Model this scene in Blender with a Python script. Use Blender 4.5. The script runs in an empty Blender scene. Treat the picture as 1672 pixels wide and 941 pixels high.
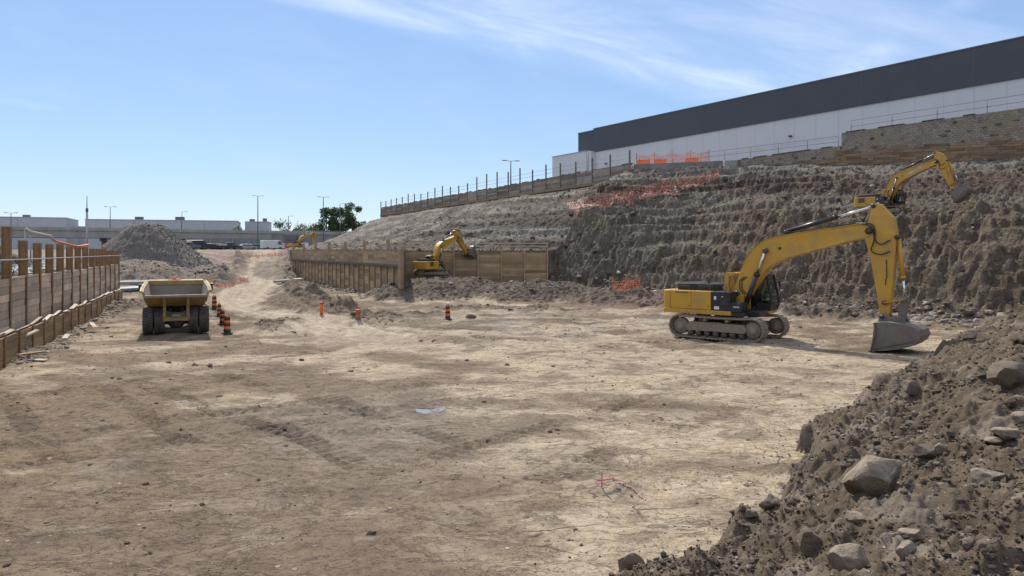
import bpy, bmesh, math, random
import numpy as np
from mathutils import Matrix, Vector
rnd = random.Random(7)
SC = bpy.context.scene
COL = SC.collection
R = math.radians

# ------------------------------------------------------------------ camera numbers
F, CX, YH, HC = 1200.0, 836.0, 410.0, 4.4

# ------------------------------------------------------------------ noise
_p = np.random.RandomState(3).permutation(512)
_P = np.concatenate([_p, _p]).astype(np.int64)
_ang = np.random.RandomState(5).rand(512) * 2 * np.pi
_GX, _GY = np.cos(_ang), np.sin(_ang)
def perlin(x, y):
    x = np.asarray(x, float); y = np.asarray(y, float)
    xi = np.floor(x).astype(np.int64); yi = np.floor(y).astype(np.int64)
    xf = x - xi; yf = y - yi
    u = xf*xf*xf*(xf*(xf*6-15)+10); v = yf*yf*yf*(yf*(yf*6-15)+10)
    def g(ix, iy, dx, dy):
        h = _P[(_P[ix & 511] + iy) & 511]
        return _GX[h]*dx + _GY[h]*dy
    a = g(xi, yi, xf, yf); b = g(xi+1, yi, xf-1, yf)
    c = g(xi, yi+1, xf, yf-1); d = g(xi+1, yi+1, xf-1, yf-1)
    return ((a+(b-a)*u) + ((c+(d-c)*u)-(a+(b-a)*u))*v) * 1.5
def fbm(x, y, o=4, gain=.5):
    s = 0; a = 1.0
    for i in range(o):
        s = s + a*perlin(x*2.03**i+17.3*i, y*2.03**i-9.1*i); a *= gain
    return s
def ridged(x, y, o=3):
    s = 0; a = 1.0
    for i in range(o):
        s = s + a*(1-2*np.abs(perlin(x*2.1**i+5.7*i, y*2.1**i+3.3*i))); a *= .5
    return s
def sm(a, b, x):
    t = np.clip((x-a)/(b-a), 0, 1); return t*t*(3-2*t)

# ------------------------------------------------------------------ terrain layout (metres; pit floor z=0)
BASE = [(-12,300),(-50,245),(-60,215),(-55,185),(-44,140),(-34,115),(-9.7,66),(-11.3,78),(3.6,81),(10.3,75),(22.2,58.7),(29.2,46),(34,36),(40,26),(48,14),(60,0),(60,-60)]
HILL = BASE + [(400,-60),(400,400),(-12,400)]
BZ = [4.6,4.6,4.6,4.6,4.6,4.45,4.45,4.45,4.45,0,0,0,0,0,0,0,0]
UL = [(-10,250),(-33,190),(-30,184),(6.8,110),(12.6,99.6),(15.7,94.5),(27.9,90),(35.3,78.4),(44.7,64.2),(56,47),(75,18),(75,-60)]
UZ = [14,12.5,13.2,13.3,13.4,15.1,15.15,13.6,12.6,11.5,10.5,10]
PLAT = UL + [(400,-60),(400,400),(20,400)]
BANKL = [(-8,2.6),(-1.0,6.4),(2.0,9.6),(4.5,12.1),(6.5,16),(10.9,22),(16,27.8),(21.8,35.4),(27,41.5),(31,42.5)]
BANK = BANKL + [(60,43),(60,-60),(-30,-60),(-20,-2)]
LWA, LWB = np.array((-19.5,28.5)), np.array((-33.3,63.0))
LD = (LWB-LWA)/np.linalg.norm(LWB-LWA); LN = np.array((-LD[1], LD[0]))   # LN points west, into the retained ground
ROAD = [(-4,30),(-9.5,41),(-13.5,48),(-20,57),(-25,67),(-28,78),(-31,90),(-37,108),(-44.6,135),(-52,165)]

def pdist(x, y, pts, vals=None):
    best = np.full(x.shape, 1e18); bv = np.zeros(x.shape); bs = np.zeros(x.shape); s0 = 0
    for i in range(len(pts)-1):
        (ax, ay), (bx, by) = pts[i], pts[i+1]
        dx, dy = bx-ax, by-ay; L2 = dx*dx+dy*dy
        t = np.clip(((x-ax)*dx+(y-ay)*dy)/L2, 0, 1)
        d = (x-ax-t*dx)**2+(y-ay-t*dy)**2
        m = d < best
        best = np.where(m, d, best)
        bs = np.where(m, s0+t*math.sqrt(L2), bs)
        if vals is not None: bv = np.where(m, vals[i]+t*(vals[i+1]-vals[i]), bv)
        s0 += math.sqrt(L2)
    return np.sqrt(best), bs, bv
def inside(x, y, poly):
    r = np.zeros(x.shape, bool); n = len(poly)
    for i in range(n):
        (ax, ay), (bx, by) = poly[i], poly[(i+1) % n]
        if ay == by: continue
        c = ((ay > y) != (by > y)) & (x < (bx-ax)*(y-ay)/(by-ay)+ax)
        r ^= c
    return r

def terrain(x, y, want=False):
    x = np.asarray(x, float); y = np.asarray(y, float)
    rr = np.hypot(x, y)
    n_big = fbm(x/9, y/9, 3); n_mid = fbm(x/1.7+40, y/1.7, 3); n_fin = fbm(x/.32, y/.32+9, 3)
    # floor and the rise to the far ground
    dW, _, _ = pdist(x, y, [(-32,110.5),(-9.7,66)])
    ramp = sm(62, 134, y + 4*n_big)*sm(2.5, 19, dW)*sm(4, -14, x)
    z = 4.6*ramp
    dR, sR, _ = pdist(x, y, ROAD)
    far = sm(260, 90, rr)
    slab = sm(-.25, .35, fbm(x/5+3, y/3.2+8, 3) + .55*np.exp(-((x-9)/9)**2-((y-24)/11)**2) + .35*np.exp(-((x-2)/9)**2-((y-36)/12)**2) - .75*sm(1, -6, x)*sm(27, 19, y) - .3*sm(15,10,y) - .25*sm(-4,-14,x)*sm(38,30,y))
    rough = 1 - .6*sm(3.5, 1.5, dR)
    z = z + far*(.055*n_big + .03*n_mid*rough + .011*n_fin*rough)
    st = n_mid*1.2+fbm(x/4, y/4+77, 3)*2.2; z = z + .018*slab*(np.floor(st*3)/3)*far
    z = z + sm(30, 40, y)*sm(400,120,rr)*(-.10*np.exp(-((dR-1.05)/.3)**2) + .06*np.exp(-((dR-1.75)/.35)**2) - .10*np.exp(-((dR-2.4)/.3)**2) + .07*n_mid)
    # track marks of machines on the floor
    trk = np.zeros(x.shape)
    for (ax, ay, bx, by) in [(-15,24,-8,15.5),(-7,22,-1.5,15),(-12,26,-3.5,17.5),(-14,21,-6,34),(-3,12,13,30.5),(8,33,-6,42),(-17,17,-2,19.5),(2,44,16,40),(-13,14,-1,24)]:
        dx, dy = bx-ax, by-ay; L = math.hypot(dx, dy)
        s = ((x-ax)*dx+(y-ay)*dy)/L; q = np.abs(((x-ax)*dy-(y-ay)*dx)/L) - 1.3
        w = sm(.36, .26, np.abs(q))*sm(-.5,2,s)*sm(L+.5,L-2,s)*sm(-.6,.2,perlin(x/2+ax,y/2))
        z = z - w*(.035 + .035*np.sin(s*2*np.pi/.34)); trk = np.maximum(trk, w*(.6-.4*np.sin(s*2*np.pi/.34)))
    pr_ = np.hypot(x+2.48, (y-20.15)*.62) + .05*n_fin + .04*perlin(x*3.5, y*2.5)
    z = z - .045*np.exp(-(pr_/.21)**2); wet = np.exp(-(pr_/.5)**2)
    z = z + sm(44,56,y)*sm(150,120,y)*np.exp(-((dR-4.0)/.9)**2)*(.28+.5*n_mid)*(ramp < .9)
    # spoil mounds
    def mound(cx, cy, h, rx, ry, a=0, k=1.0):
        c, s_ = math.cos(a), math.sin(a)
        u = ((x-cx)*c+(y-cy)*s_)/rx; v = (-(x-cx)*s_+(y-cy)*c)/ry
        d = np.sqrt(u*u+v*v) + .16*n_mid*k
        return h*sm(1, .25, d)
    m = mound(-6.5,71.5,1.62,9.5,10.5,.1) 
    m = np.maximum(m, mound(2,68,1.35,10,8,-.1)); m = np.maximum(m, mound(-10.5,68,1.0,4,6,.4))
    m = np.maximum(m, mound(9,62,.95,9,5,-.5)); m = np.maximum(m, mound(15,54,.55,7,3,-.9)); m = np.maximum(m, mound(20,49.5,.6,8,2.2,-1.0))
    m2 = mound(-16.5,58,.95,4.5,7,.4); m2 = np.maximum(m2, mound(-12.5,52,.6,2.6,3,.3)); m2 = np.maximum(m2, mound(-9,47.5,.42,3.4,1.8,0))
    m2 = np.maximum(m2, mound(-6,51,.25,2.5,1.5,0)); m2 = np.maximum(m2, mound(-8,44.5,.22,3.5,1.0,.1)); m2 = np.maximum(m2, mound(-14,46,.3,1.6,2.4,.5)); m2 = np.maximum(m2, mound(-3,55,.3,5,1.6,.1)); m2 = np.maximum(m2, mound(3,53,.25,6,1.4,-.15)); m2 = np.maximum(m2, mound(-13.6,41.5,.4,1.5,3.2,.5)); m2 = np.maximum(m2, mound(-23.5,53,.3,2,4,.2))
    m2 = np.maximum(m2, mound(-44,86,2.0,8,9,0)); m2 = np.maximum(m2, mound(-36,88,1.5,5,6,0)); m2 = np.maximum(m2, mound(-52,80,1.5,7,6,0)); m2 = np.maximum(m2, mound(-36,113,1.5,4.5,10,.45));
    m2 = np.maximum(m2, mound(-21.5,29.5,.5,2.4,4.5,.2)); m2 = np.maximum(m2, mound(1.9,13.6,.16,1.0,.6,0,.6)); m2 = np.maximum(m2, mound(-29.5,55,.5,3,9,-.35))
    mm = np.maximum(m, m2); rub = sm(.04, .3, mm)
    z = z + mm + rub*(.22*n_mid + .09*n_fin + sm(.05,.3,m)*(.18*n_mid+.15*(ridged(x/1.1,y/1.1,3)-.6)))
    # west terrace behind the left wall
    px_, py_ = x-LWA[0], y-LWA[1]
    sw = px_*LD[0]+py_*LD[1]; dw = px_*LN[0]+py_*LN[1]
    wz = 3.3 + 1.9*sm(2.4, 4.6, dw+.5*n_mid) *sm(26, 12, sw) + .5*sm(4,9,dw) + .12*n_mid + .05*n_fin
    wm = sm(.80, .98, dw)*sm(41.5, 37.4, sw + 1.2*n_mid*sm(37.3,38,sw))
    west = wm > .5
    z = z*(1-wm) + np.maximum(wz, z)*wm
    # hill
    d1, s1, zb = pdist(x, y, BASE, BZ); d2, s2, zu = pdist(x, y, UL, UZ)
    inh = inside(x, y, HILL); inp = inside(x, y, PLAT)
    u = (x-3.6)*.553-(y-81)*.833
    t = np.where(inh, d1/(d1+d2+1e-6), 0)
    gR = np.interp(t, [0,.05,.13,.27,.345,.43,.55,1], [0,.08,.33,.575,.535,.56,.66,1])
    gM = np.interp(t+.025*n_big+.012*n_mid, [0,.03,.10,.15,.24,.30,.42,.50,.62,.70,1], [0,.06,.26,.285,.43,.45,.58,.605,.74,.775,1])
    gL = np.interp(t, [0,.12,.3,.5,.56,.75,1], [0,.03,.2,.46,.49,.8,1])
    wR = sm(14, 23, u); wL = sm(3, -3, u)*(1-sm(60,20,s1)*0)
    nose = (y < 90) & (zb < 4.3)
    wL = np.where(nose, 0, np.where(u < 8, np.maximum(wL, (zb > 4.4)*1.0), wL))
    g = gM*(1-wR)*(1-wL)+gR*wR*(1-wL)+gL*wL
    hz = zb + (zu-zb)*g
    steep = sm(0, .04, t)*sm(.42, .24, t)*(1-wL)
    slope = sm(0, .06, t)*sm(1, .9, t)
    gul = ridged(s1/2.6+.25*n_big, d1/9+3, 3)
    bl = fbm(s1/1.1, d1/1.5+hz/1.2, 3)
    bumpy = ridged(s1/1.3+.3*n_mid, d1/1.1, 3); crag = ridged(x/.75, y/.75, 3)
    frac = np.floor(fbm(s1/1.5, hz/1.0+d1/2.6, 4)*3.6+.25*n_fin)/3.6
    hz = hz + steep*((.08+.40*wR)*(gul-.6) + .22*bl*(.35+.65*wR)) + slope*(.25*n_big + .16*n_mid*(.55+.9*wR+.45*wL) + .10*n_fin + .07*(bumpy-.5)*(1-wL) + .15*(crag-.5)*(1-.45*wL) + .30*frac*(.45+.55*wR)*(1-.5*wL))
    lay = hz/1.2 + .55*perlin(hz*.5+3, u*.02) + .45*fbm(s1/11, d1/7, 2) + .16*n_mid
    fr_ = lay-np.floor(lay); ter = sm(.25,.72,fr_)-fr_
    hz = hz + slope*ter*(1.35*(1-wR)*(1-wL)+.5*wR+.55*wL)*(.4+.6*sm(-.5,.45,perlin(s1/4.5, hz*.7+7)))
    l2 = hz/.37 + .5*n_mid + .3*n_fin; f2 = l2-np.floor(l2)
    hz = hz + slope*(sm(.15,.8,f2)-f2)*.30*(1-.7*wL)*sm(-.4,.3,perlin(s1/2.5, hz*1.3))
    after = (s1 > 284.2)
    hz = np.where(after, np.minimum(hz, np.maximum(d1+.35*n_mid+.25*(crag-.5),0)*1.5+.1), hz)
    hz = np.where(zb > 4.57, np.maximum(hz, z), hz)
    hz = np.where((zb < 4.57), np.maximum(hz, z*sm(1.0,0.2,d1*(zb<.5))+0*hz - (zb<.5)*0), hz)
    z = np.where(inh, np.maximum(hz, np.where(zb > 4.4, -9, z*(d1 < 2.5))), z)
    z = np.where(inp, 15.4 + .08*n_mid + .1*np.minimum(d2,1), z)
    # bank in the foreground
    inb = inside(x, y, BANK); db, sb, _ = pdist(x, y, BANKL)
    dbs = np.where(inb, db, -db) + .55*fbm(x/1.5, y/1.5+31, 3) + .14*n_fin
    lipn = sm(-.5, .5, perlin(sb/2.2, 7.7+0*sb))
    bz = np.interp(dbs, [-.6,0,.22,.5,1.5,3,5.2,7.5,14], [-.25,.0,.34,.52,.95,1.55,2.25,2.72,2.9])
    bz = bz + sm(0,.3,dbs)*(.14*n_mid*sm(0,1.5,rr/4-.8) + .06*n_fin + .085*(.5-.55*ridged(x/.36,y/.36,3))*(1+1.2*np.clip(n_mid,-.6,1)) + .025*fbm(x/.11, y/.11, 2) + .22*(lipn)*np.exp(-((dbs-.45)/.4)**2) )
    z = np.where(inb | (dbs > 0), np.maximum(z, bz), z)
    bank = (dbs > -.05) & (inb | (db < 1.5)) & ~(inh & (d1 > .3))
    if not want: return z
    zone = np.zeros(x.shape, np.int8)
    zone[west] = 3; zone[inh] = 1; zone[bank] = 2; zone[inp] = 4
    return z, zone, dict(trk=trk, wet=wet, slab=slab, dR=dR, rub=rub, m=m, m2=m2, t=t, wR=wR, wL=wL, steep=steep, slope=slope, u=u, s1=s1, d1=d1, dbs=dbs, dw=dw, sw=sw, lay=lay, ramp=ramp, n_big=n_big, n_mid=n_mid, n_fin=n_fin, rr=rr, gul=gul)
def hz(x, y): return float(terrain(np.array([x]), np.array([y]))[0])
def ray_ground(px, py, y0=6.0, y1=240.0):
    Y = np.exp(np.linspace(math.log(y0), math.log(y1), 2500))
    X = (px-CX)/F*Y; Z = HC-(py-YH)/F*Y
    T = terrain(X, Y); k = np.argmax(T >= Z)
    return float(X[k]), float(Y[k]), float(T[k])

# ------------------------------------------------------------------ tags and mesh builder
def tag(o, label=None, cat=None, group=None, kind=None):
    if label: o['label'] = label
    if cat: o['category'] = cat
    if group: o['group'] = group
    if kind: o['kind'] = kind
    return o
def empty(name, loc, rz=0.0, label=None, cat=None, group=None):
    o = bpy.data.objects.new(name, None); COL.objects.link(o)
    o.location = loc; o.rotation_euler = (0, 0, rz); o.empty_display_size = .2
    return tag(o, label, cat, group)
def kids(o): return [c for c in bpy.data.objects if c.parent == o]
def copy_tree(o, parent=None):
    c = o.copy(); COL.objects.link(c)
    if parent is not None: c.parent = parent
    for ch in kids(o): copy_tree(ch, c)
    return c

class MB:
    def __init__(s, M=None):
        s.v = []; s.f = []; s.r = []; s.M = M; s.cur = .5; s.sm = []; s.smooth = False
    def add(s, vs, fs):
        b = len(s.v)
        for p in vs:
            p = Vector(p)
            s.v.append(tuple(s.M @ p) if s.M is not None else tuple(p))
        for f in fs:
            s.f.append(tuple(i+b for i in f)); s.r.append(s.cur); s.sm.append(s.smooth)
        return s
    def box(s, c, d, rot=None):
        hx, hy, hz_ = d[0]/2, d[1]/2, d[2]/2
        P = [Vector((x, y, z)) for x in (-hx, hx) for y in (-hy, hy) for z in (-hz_, hz_)]
        if rot is not None: P = [rot @ p for p in P]
        return s.add([p+Vector(c) for p in P], [(0,1,3,2),(4,6,7,5),(0,4,5,1),(2,3,7,6),(0,2,6,4),(1,5,7,3)])
    def bar(s, p0, p1, w, h, up=(0,0,1)):
        p0, p1 = Vector(p0), Vector(p1); d = (p1-p0); L = d.length; d.normalize()
        up = Vector(up)
        if abs(d.dot(up)) > .98: up = Vector((1,0,0))
        a = d.cross(up).normalized(); b = a.cross(d)
        P = []
        for q in (p0, p1):
            for sa, sb in ((-1,-1),(1,-1),(1,1),(-1,1)): P.append(q+a*sa*w/2+b*sb*h/2)
        return s.add(P, [(0,1,2,3),(7,6,5,4),(0,4,5,1),(1,5,6,2),(2,6,7,3),(3,7,4,0)])
    def tube(s, pts, r, n=10, r1=None, cap=True):
        pts = [Vector(p) for p in pts]; N = len(pts); P = []
        prev = None
        for i, p in enumerate(pts):
            d = (pts[min(i+1,N-1)]-pts[max(i-1,0)]).normalized()
            ref = Vector((0,0,1)) if abs(d.z) < .95 else Vector((1,0,0))
            a = d.cross(ref).normalized() if prev is None else (prev-d*prev.dot(d)).normalized()
            prev = a; b = d.cross(a)
            rad = r if r1 is None else r+(r1-r)*i/(N-1)
            for k in range(n):
                t = 2*math.pi*k/n; P.append(p+a*rad*math.cos(t)+b*rad*math.sin(t))
        fs = []; o = s.smooth
        for i in range(N-1):
            for k in range(n): fs.append((i*n+k, i*n+(k+1)%n, (i+1)*n+(k+1)%n, (i+1)*n+k))
        s.smooth = n > 6; b0 = len(s.v); s.add(P, fs); s.smooth = o
        if cap:
            for base, rev in ((0, True), ((N-1)*n, False)):
                ring = [b0+base+k for k in range(n)]
                s.f.append(tuple(reversed(ring)) if rev else tuple(ring)); s.r.append(s.cur); s.sm.append(False)
        return s
    def lathe(s, prof, c=(0,0,0), n=20, axis='z'):
        P = []; N = len(prof)
        for (r_, h) in prof:
            for k in range(n):
                t = 2*math.pi*k/n; a, b = r_*math.cos(t), r_*math.sin(t)
                q = (a, b, h) if axis == 'z' else ((a, h, b) if axis == 'y' else (h, a, b))
                P.append(Vector(q)+Vector(c))
        fs = [(i*n+k, i*n+(k+1)%n, (i+1)*n+(k+1)%n, (i+1)*n+k) for i in range(N-1) for k in range(n)]
        o = s.smooth; s.smooth = True; b0 = len(s.v); s.add(P, fs); s.smooth = o
        for base in (0, (N-1)*n):
            s.f.append(tuple(b0+base+k for k in range(n))); s.r.append(s.cur); s.sm.append(False)
        return s
    def prism(s, prof, y0, y1):                       # outline in (x,z), extruded along y
        n = len(prof)
        P = [(x, y0, z) for x, z in prof]+[(x, y1, z) for x, z in prof]
        fs = [tuple(range(n)), tuple(range(2*n-1, n-1, -1))]
        fs += [(i, n+i, n+(i+1)%n, (i+1)%n) for i in range(n)]
        return s.add(P, fs)
    def prism_t(s, prof, yl):                         # same, half-width given per outline point
        n = len(prof)
        P = [(x, -w, z) for (x, z), w in zip(prof, yl)]+[(x, w, z) for (x, z), w in zip(prof, yl)]
        fs = [tuple(range(n)), tuple(range(2*n-1, n-1, -1))]
        fs += [(i, n+i, n+(i+1)%n, (i+1)%n) for i in range(n)]
        return s.add(P, fs)
    def build(s, name, mat, parent=None, bevel=0, loc=None, seg=2):
        me = bpy.data.meshes.new(name)
        me.from_pydata(s.v, [], s.f); me.validate()
        if len(me.polygons) == len(s.r):
            a = me.attributes.new('rnd', 'FLOAT', 'FACE'); a.data.foreach_set('value', s.r)
            me.polygons.foreach_set('use_smooth', s.sm)
        bm = bmesh.new(); bm.from_mesh(me); bmesh.ops.recalc_face_normals(bm, faces=bm.faces); bm.to_mesh(me); bm.free()
        me.materials.append(mat)
        o = bpy.data.objects.new(name, me); COL.objects.link(o)
        if parent is not None: o.parent = parent
        if loc is not None: o.location = loc
        if bevel:
            m = o.modifiers.new('Bevel', 'BEVEL'); m.width = bevel; m.segments = seg; m.limit_method = 'ANGLE'; m.angle_limit = R(35)
        return o

# ------------------------------------------------------------------ materials
class NT:
    def __init__(s, nt): s.nt = nt; nt.nodes.clear()
    def n(s, typ, **kw):
        nd = s.nt.nodes.new(typ)
        for k, v in kw.items():
            if k.startswith('i_'):
                nm = k[2:]; nd.inputs[int(nm) if nm.isdigit() else nm.replace('_', ' ')].default_value = v
            else: setattr(nd, k, v)
        return nd
    def l(s, a, b): s.nt.links.new(a, b)
    def math(s, op, a, b=None, c=None, clamp=False):
        nd = s.nt.nodes.new('ShaderNodeMath'); nd.operation = op; nd.use_clamp = clamp
        for i, q in enumerate((a, b, c)):
            if q is None: continue
            if isinstance(q, (int, float)): nd.inputs[i].default_value = q
            else: s.l(q, nd.inputs[i])
        return nd.outputs[0]
    def ramp(s, fac, stops):
        nd = s.nt.nodes.new('ShaderNodeValToRGB'); el = nd.color_ramp.elements
        while len(el) < len(stops): el.new(.5)
        for e, (p, c) in zip(el, stops): e.position = p; e.color = (*c, 1) if len(c) == 3 else c
        s.l(fac, nd.inputs[0]); return nd.outputs[0]
    def mix(s, fac, a, b, mode='MIX'):
        nd = s.nt.nodes.new('ShaderNodeMix'); nd.data_type = 'RGBA'; nd.blend_type = mode
        for i, q in ((0, fac), (6, a), (7, b)):
            if isinstance(q, (int, float)): nd.inputs[i].default_value = q
            elif isinstance(q, tuple): nd.inputs[i].default_value = (*q, 1) if len(q) == 3 else q
            else: s.l(q, nd.inputs[i])
        return nd.outputs[2]
    def noise(s, vec, scale, detail=4, rough=.55, dist=0):
        nd = s.n('ShaderNodeTexNoise'); nd.inputs['Scale'].default_value = scale; nd.inputs['Detail'].default_value = detail
        nd.inputs['Roughness'].default_value = rough; nd.inputs['Distortion'].default_value = dist
        if vec is not None: s.l(vec, nd.inputs['Vector'])
        return nd.outputs[0]
    def mapping(s, vec, scale=(1,1,1), rot=(0,0,0), loc=(0,0,0)):
        nd = s.n('ShaderNodeMapping'); nd.inputs['Scale'].default_value = scale; nd.inputs['Rotation'].default_value = rot; nd.inputs['Location'].default_value = loc
        s.l(vec, nd.inputs['Vector']); return nd.outputs[0]
def new_mat(name):
    m = bpy.data.materials.new(name); m.use_nodes = True; t = NT(m.node_tree)
    out = t.n('ShaderNodeOutputMaterial'); b = t.n('ShaderNodeBsdfPrincipled'); t.l(b.outputs[0], out.inputs[0])
    return m, t, b
def pmat(name, c1, c2=None, scale=2.0, rough=.7, bump=.0, metal=0.0, stretch=(1,1,1), rvar=.0, dirt=None, dscale=1.2, damt=.5, bscale=None, spec=.5):
    """two-colour mottled surface, per-face variation, optional dust and dirt film"""
    m, t, b = new_mat(name)
    co = t.n('ShaderNodeTexCoord').outputs['Object']; v = t.mapping(co, stretch)
    c2 = c2 or tuple(x*.8 for x in c1)
    n1 = t.noise(v, scale, 5, .6)
    col = t.mix(t.ramp(n1, [(.35,(0,0,0)),(.65,(1,1,1))]), c1, c2)
    if rvar:
        at = t.n('ShaderNodeAttribute', attribute_name='rnd')
        k = t.math('MULTIPLY_ADD', at.outputs['Fac'], 2*rvar, 1-rvar)
        cb = t.n('ShaderNodeCombineXYZ'); 
        for i in range(3): t.l(k, cb.inputs[i])
        col = t.mix(1.0, col, cb.outputs[0], 'MULTIPLY')
    if dirt:
        d1 = t.noise(co, dscale, 6, .65, .3); d = t.ramp(d1, [(.62-damt*.35,(0,0,0)),(.78-damt*.2,(1,1,1))])
        d = t.math('MULTIPLY', d, .75*min(1,damt+.3)); col = t.mix(d, col, dirt)
        rr = t.math('MULTIPLY_ADD', d, .9-rough, rough, clamp=True); t.l(rr, b.inputs['Roughness'])
    else: b.inputs['Roughness'].default_value = rough
    t.l(col, b.inputs['Base Color']); b.inputs['Metallic'].default_value = metal
    b.inputs['Specular IOR Level'].default_value = spec
    if bump:
        bn = t.n('ShaderNodeBump'); bn.inputs['Strength'].default_value = min(1, bump); bn.inputs['Distance'].default_value = .02
        t.l(t.noise(v, bscale or scale*6, 5, .65), bn.inputs['Height']); t.l(bn.outputs[0], b.inputs['Normal'])
    return m

def soil_mat(name, pebble=1.0, cracks=0.0, bdist=.03, coarse=0.0):
    m, t, b = new_mat(name)
    co = t.n('ShaderNodeTexCoord').outputs['Object']
    at = t.n('ShaderNodeAttribute', attribute_name='soil'); base = at.outputs['Color']; slab = at.outputs['Alpha']
    n1 = t.noise(co, .9, 6, .62, .4); n2 = t.noise(co, 7, 6, .7, .2); n3 = t.noise(co, 45, 3, .7)
    col = t.mix(1.0, base, t.ramp(n1, [(.25,(.62,.60,.58)),(.5,(1,1,1)),(.75,(1.28,1.27,1.24))]), 'MULTIPLY')
    col = t.mix(1.0, col, t.ramp(n2, [(.28,(.5,.48,.46)),(.47,(.98,.98,.98)),(.6,(1.05,1.05,1.05)),(.75,(1.4,1.38,1.34))]), 'MULTIPLY')
    col = t.mix(.8, col, t.ramp(n3, [(.3,(.6,.58,.56)),(.5,(1,1,1)),(.72,(1.4,1.38,1.36))]), 'MULTIPLY')
    hgt = t.math('MULTIPLY_ADD', n2, 1.0, t.math('MULTIPLY', n3, .35))
    # pebbles: small bright and dark flecks
    vo = t.n('ShaderNodeTexVoronoi'); vo.inputs['Scale'].default_value = 9; t.l(co, vo.inputs['Vector'])
    pe = t.ramp(vo.outputs['Distance'], [(.12,(1,1,1)),(.2,(0,0,0))])
    sc = t.n('ShaderNodeSeparateColor'); t.l(vo.outputs['Color'], sc.inputs[0])
    on = t.math('MULTIPLY', pe, t.math('GREATER_THAN', sc.outputs[0], 1-.42*pebble))
    tone = t.mix(sc.outputs[1], (.10,.08,.065), (.42,.38,.33))
    col = t.mix(t.math('MULTIPLY', on, .75), col, tone)
    hgt = t.math('MULTIPLY_ADD', on, .8, hgt)
    if coarse:
        v3 = t.n('ShaderNodeTexVoronoi'); v3.inputs['Scale'].default_value = 2.6; v3.inputs['Randomness'].default_value = 1; t.l(t.mapping(co, (1,1,1.5)), v3.inputs['Vector'])
        s3 = t.n('ShaderNodeSeparateColor'); t.l(v3.outputs['Color'], s3.inputs[0])
        o3 = t.math('MULTIPLY', t.ramp(v3.outputs['Distance'], [(.25,(1,1,1)),(.36,(0,0,0))]), t.math('GREATER_THAN', s3.outputs[0], .62))
        col = t.mix(t.math('MULTIPLY', o3, .7*coarse), col, t.mix(s3.outputs[1], (.085,.068,.055), (.36,.325,.285)))
        n5 = t.noise(co, 2.3, 8, .75, .5)
        col = t.mix(1.0, col, t.ramp(n5, [(.3,(.52,.49,.46)),(.48,(.97,.96,.95)),(.7,(1.45,1.42,1.38))]), 'MULTIPLY')
        hgt = t.math('MULTIPLY_ADD', o3, .5, t.math('MULTIPLY_ADD', n5, 1.6, hgt))
    if cracks:
        v2 = t.mapping(co, (.55, .9, .9), (0, 0, .35))
        nz = t.n('ShaderNodeTexNoise'); nz.inputs['Scale'].default_value = 1.4; nz.inputs['Detail'].default_value = 5; t.l(v2, nz.inputs['Vector'])
        wv = t.n('ShaderNodeVectorMath', operation='MULTIPLY_ADD'); t.l(nz.outputs['Color'], wv.inputs[0]); wv.inputs[1].default_value = (1.1,1.1,0); t.l(v2, wv.inputs[2])
        vc = t.n('ShaderNodeTexVoronoi', feature='DISTANCE_TO_EDGE'); vc.inputs['Scale'].default_value = .75; t.l(wv.outputs[0], vc.inputs['Vector'])
        cr = t.ramp(vc.outputs['Distance'], [(.0,(1,1,1)),(.022,(0,0,0))])
        br = t.ramp(t.noise(co, .7, 3), [(.42,(0,0,0)),(.6,(1,1,1))])
        cr = t.math('MULTIPLY', t.math('MULTIPLY', cr, br), t.math('MULTIPLY', slab, cracks))
        col = t.mix(t.math('MULTIPLY', cr, .7), col, (.07,.052,.04))
        hgt = t.math('MULTIPLY_ADD', cr, -1.2, hgt)
        # flaky layers: plates with crisp broken edges, at two sizes
        for sc_, dt, wk in ((.8, 8, 1.0), (3.1, 7, .45)):
            fl = t.noise(t.mapping(co, (.7, 1.25, 1), (0, 0, .3)), sc_, dt, .68, .7)
            fm = t.ramp(fl, [(.515,(0,0,0)),(.535,(1,1,1))]); eg = t.ramp(fl, [(.488,(0,0,0)),(.506,(1,1,1)),(.522,(0,0,0))]); dk = t.ramp(fl, [(.34,(1,1,1)),(.44,(0,0,0))])
            sl_ = t.math('MULTIPLY_ADD', slab, .85, .15)
            col = t.mix(t.math('MULTIPLY', t.math('MULTIPLY', fm, sl_), .42*wk), col, (.46,.385,.28))
            col = t.mix(t.math('MULTIPLY', t.math('MULTIPLY', eg, t.ramp(n1, [(.42,(0,0,0)),(.6,(1,1,1))])), .42*wk), col, (.09,.066,.046))
            col = t.mix(t.math('MULTIPLY', dk, .34*wk), col, (.115,.085,.058))
            hgt = t.math('MULTIPLY_ADD', fm, .7*wk, hgt)
        v4 = t.n('ShaderNodeTexVoronoi'); v4.inputs['Scale'].default_value = 3.4; t.l(co, v4.inputs['Vector'])
        s4 = t.n('ShaderNodeSeparateColor'); t.l(v4.outputs['Color'], s4.inputs[0])
        o4 = t.math('MULTIPLY', t.ramp(v4.outputs['Distance'], [(.13,(1,1,1)),(.18,(0,0,0))]), t.math('GREATER_THAN', s4.outputs[0], .72))
        col = t.mix(t.math('MULTIPLY', o4, .8), col, t.mix(s4.outputs[1], (.10,.078,.058), (.46,.40,.33))); hgt = t.math('MULTIPLY_ADD', o4, .9, hgt)
    t.l(col, b.inputs['Base Color']); b.inputs['Roughness'].default_value = .95; b.inputs['Specular IOR Level'].default_value = .2
    bn = t.n('ShaderNodeBump'); bn.inputs['Strength'].default_value = 1; bn.inputs['Distance'].default_value = bdist
    t.l(hgt, bn.inputs['Height']); t.l(bn.outputs[0], b.inputs['Normal'])
    return m

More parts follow.
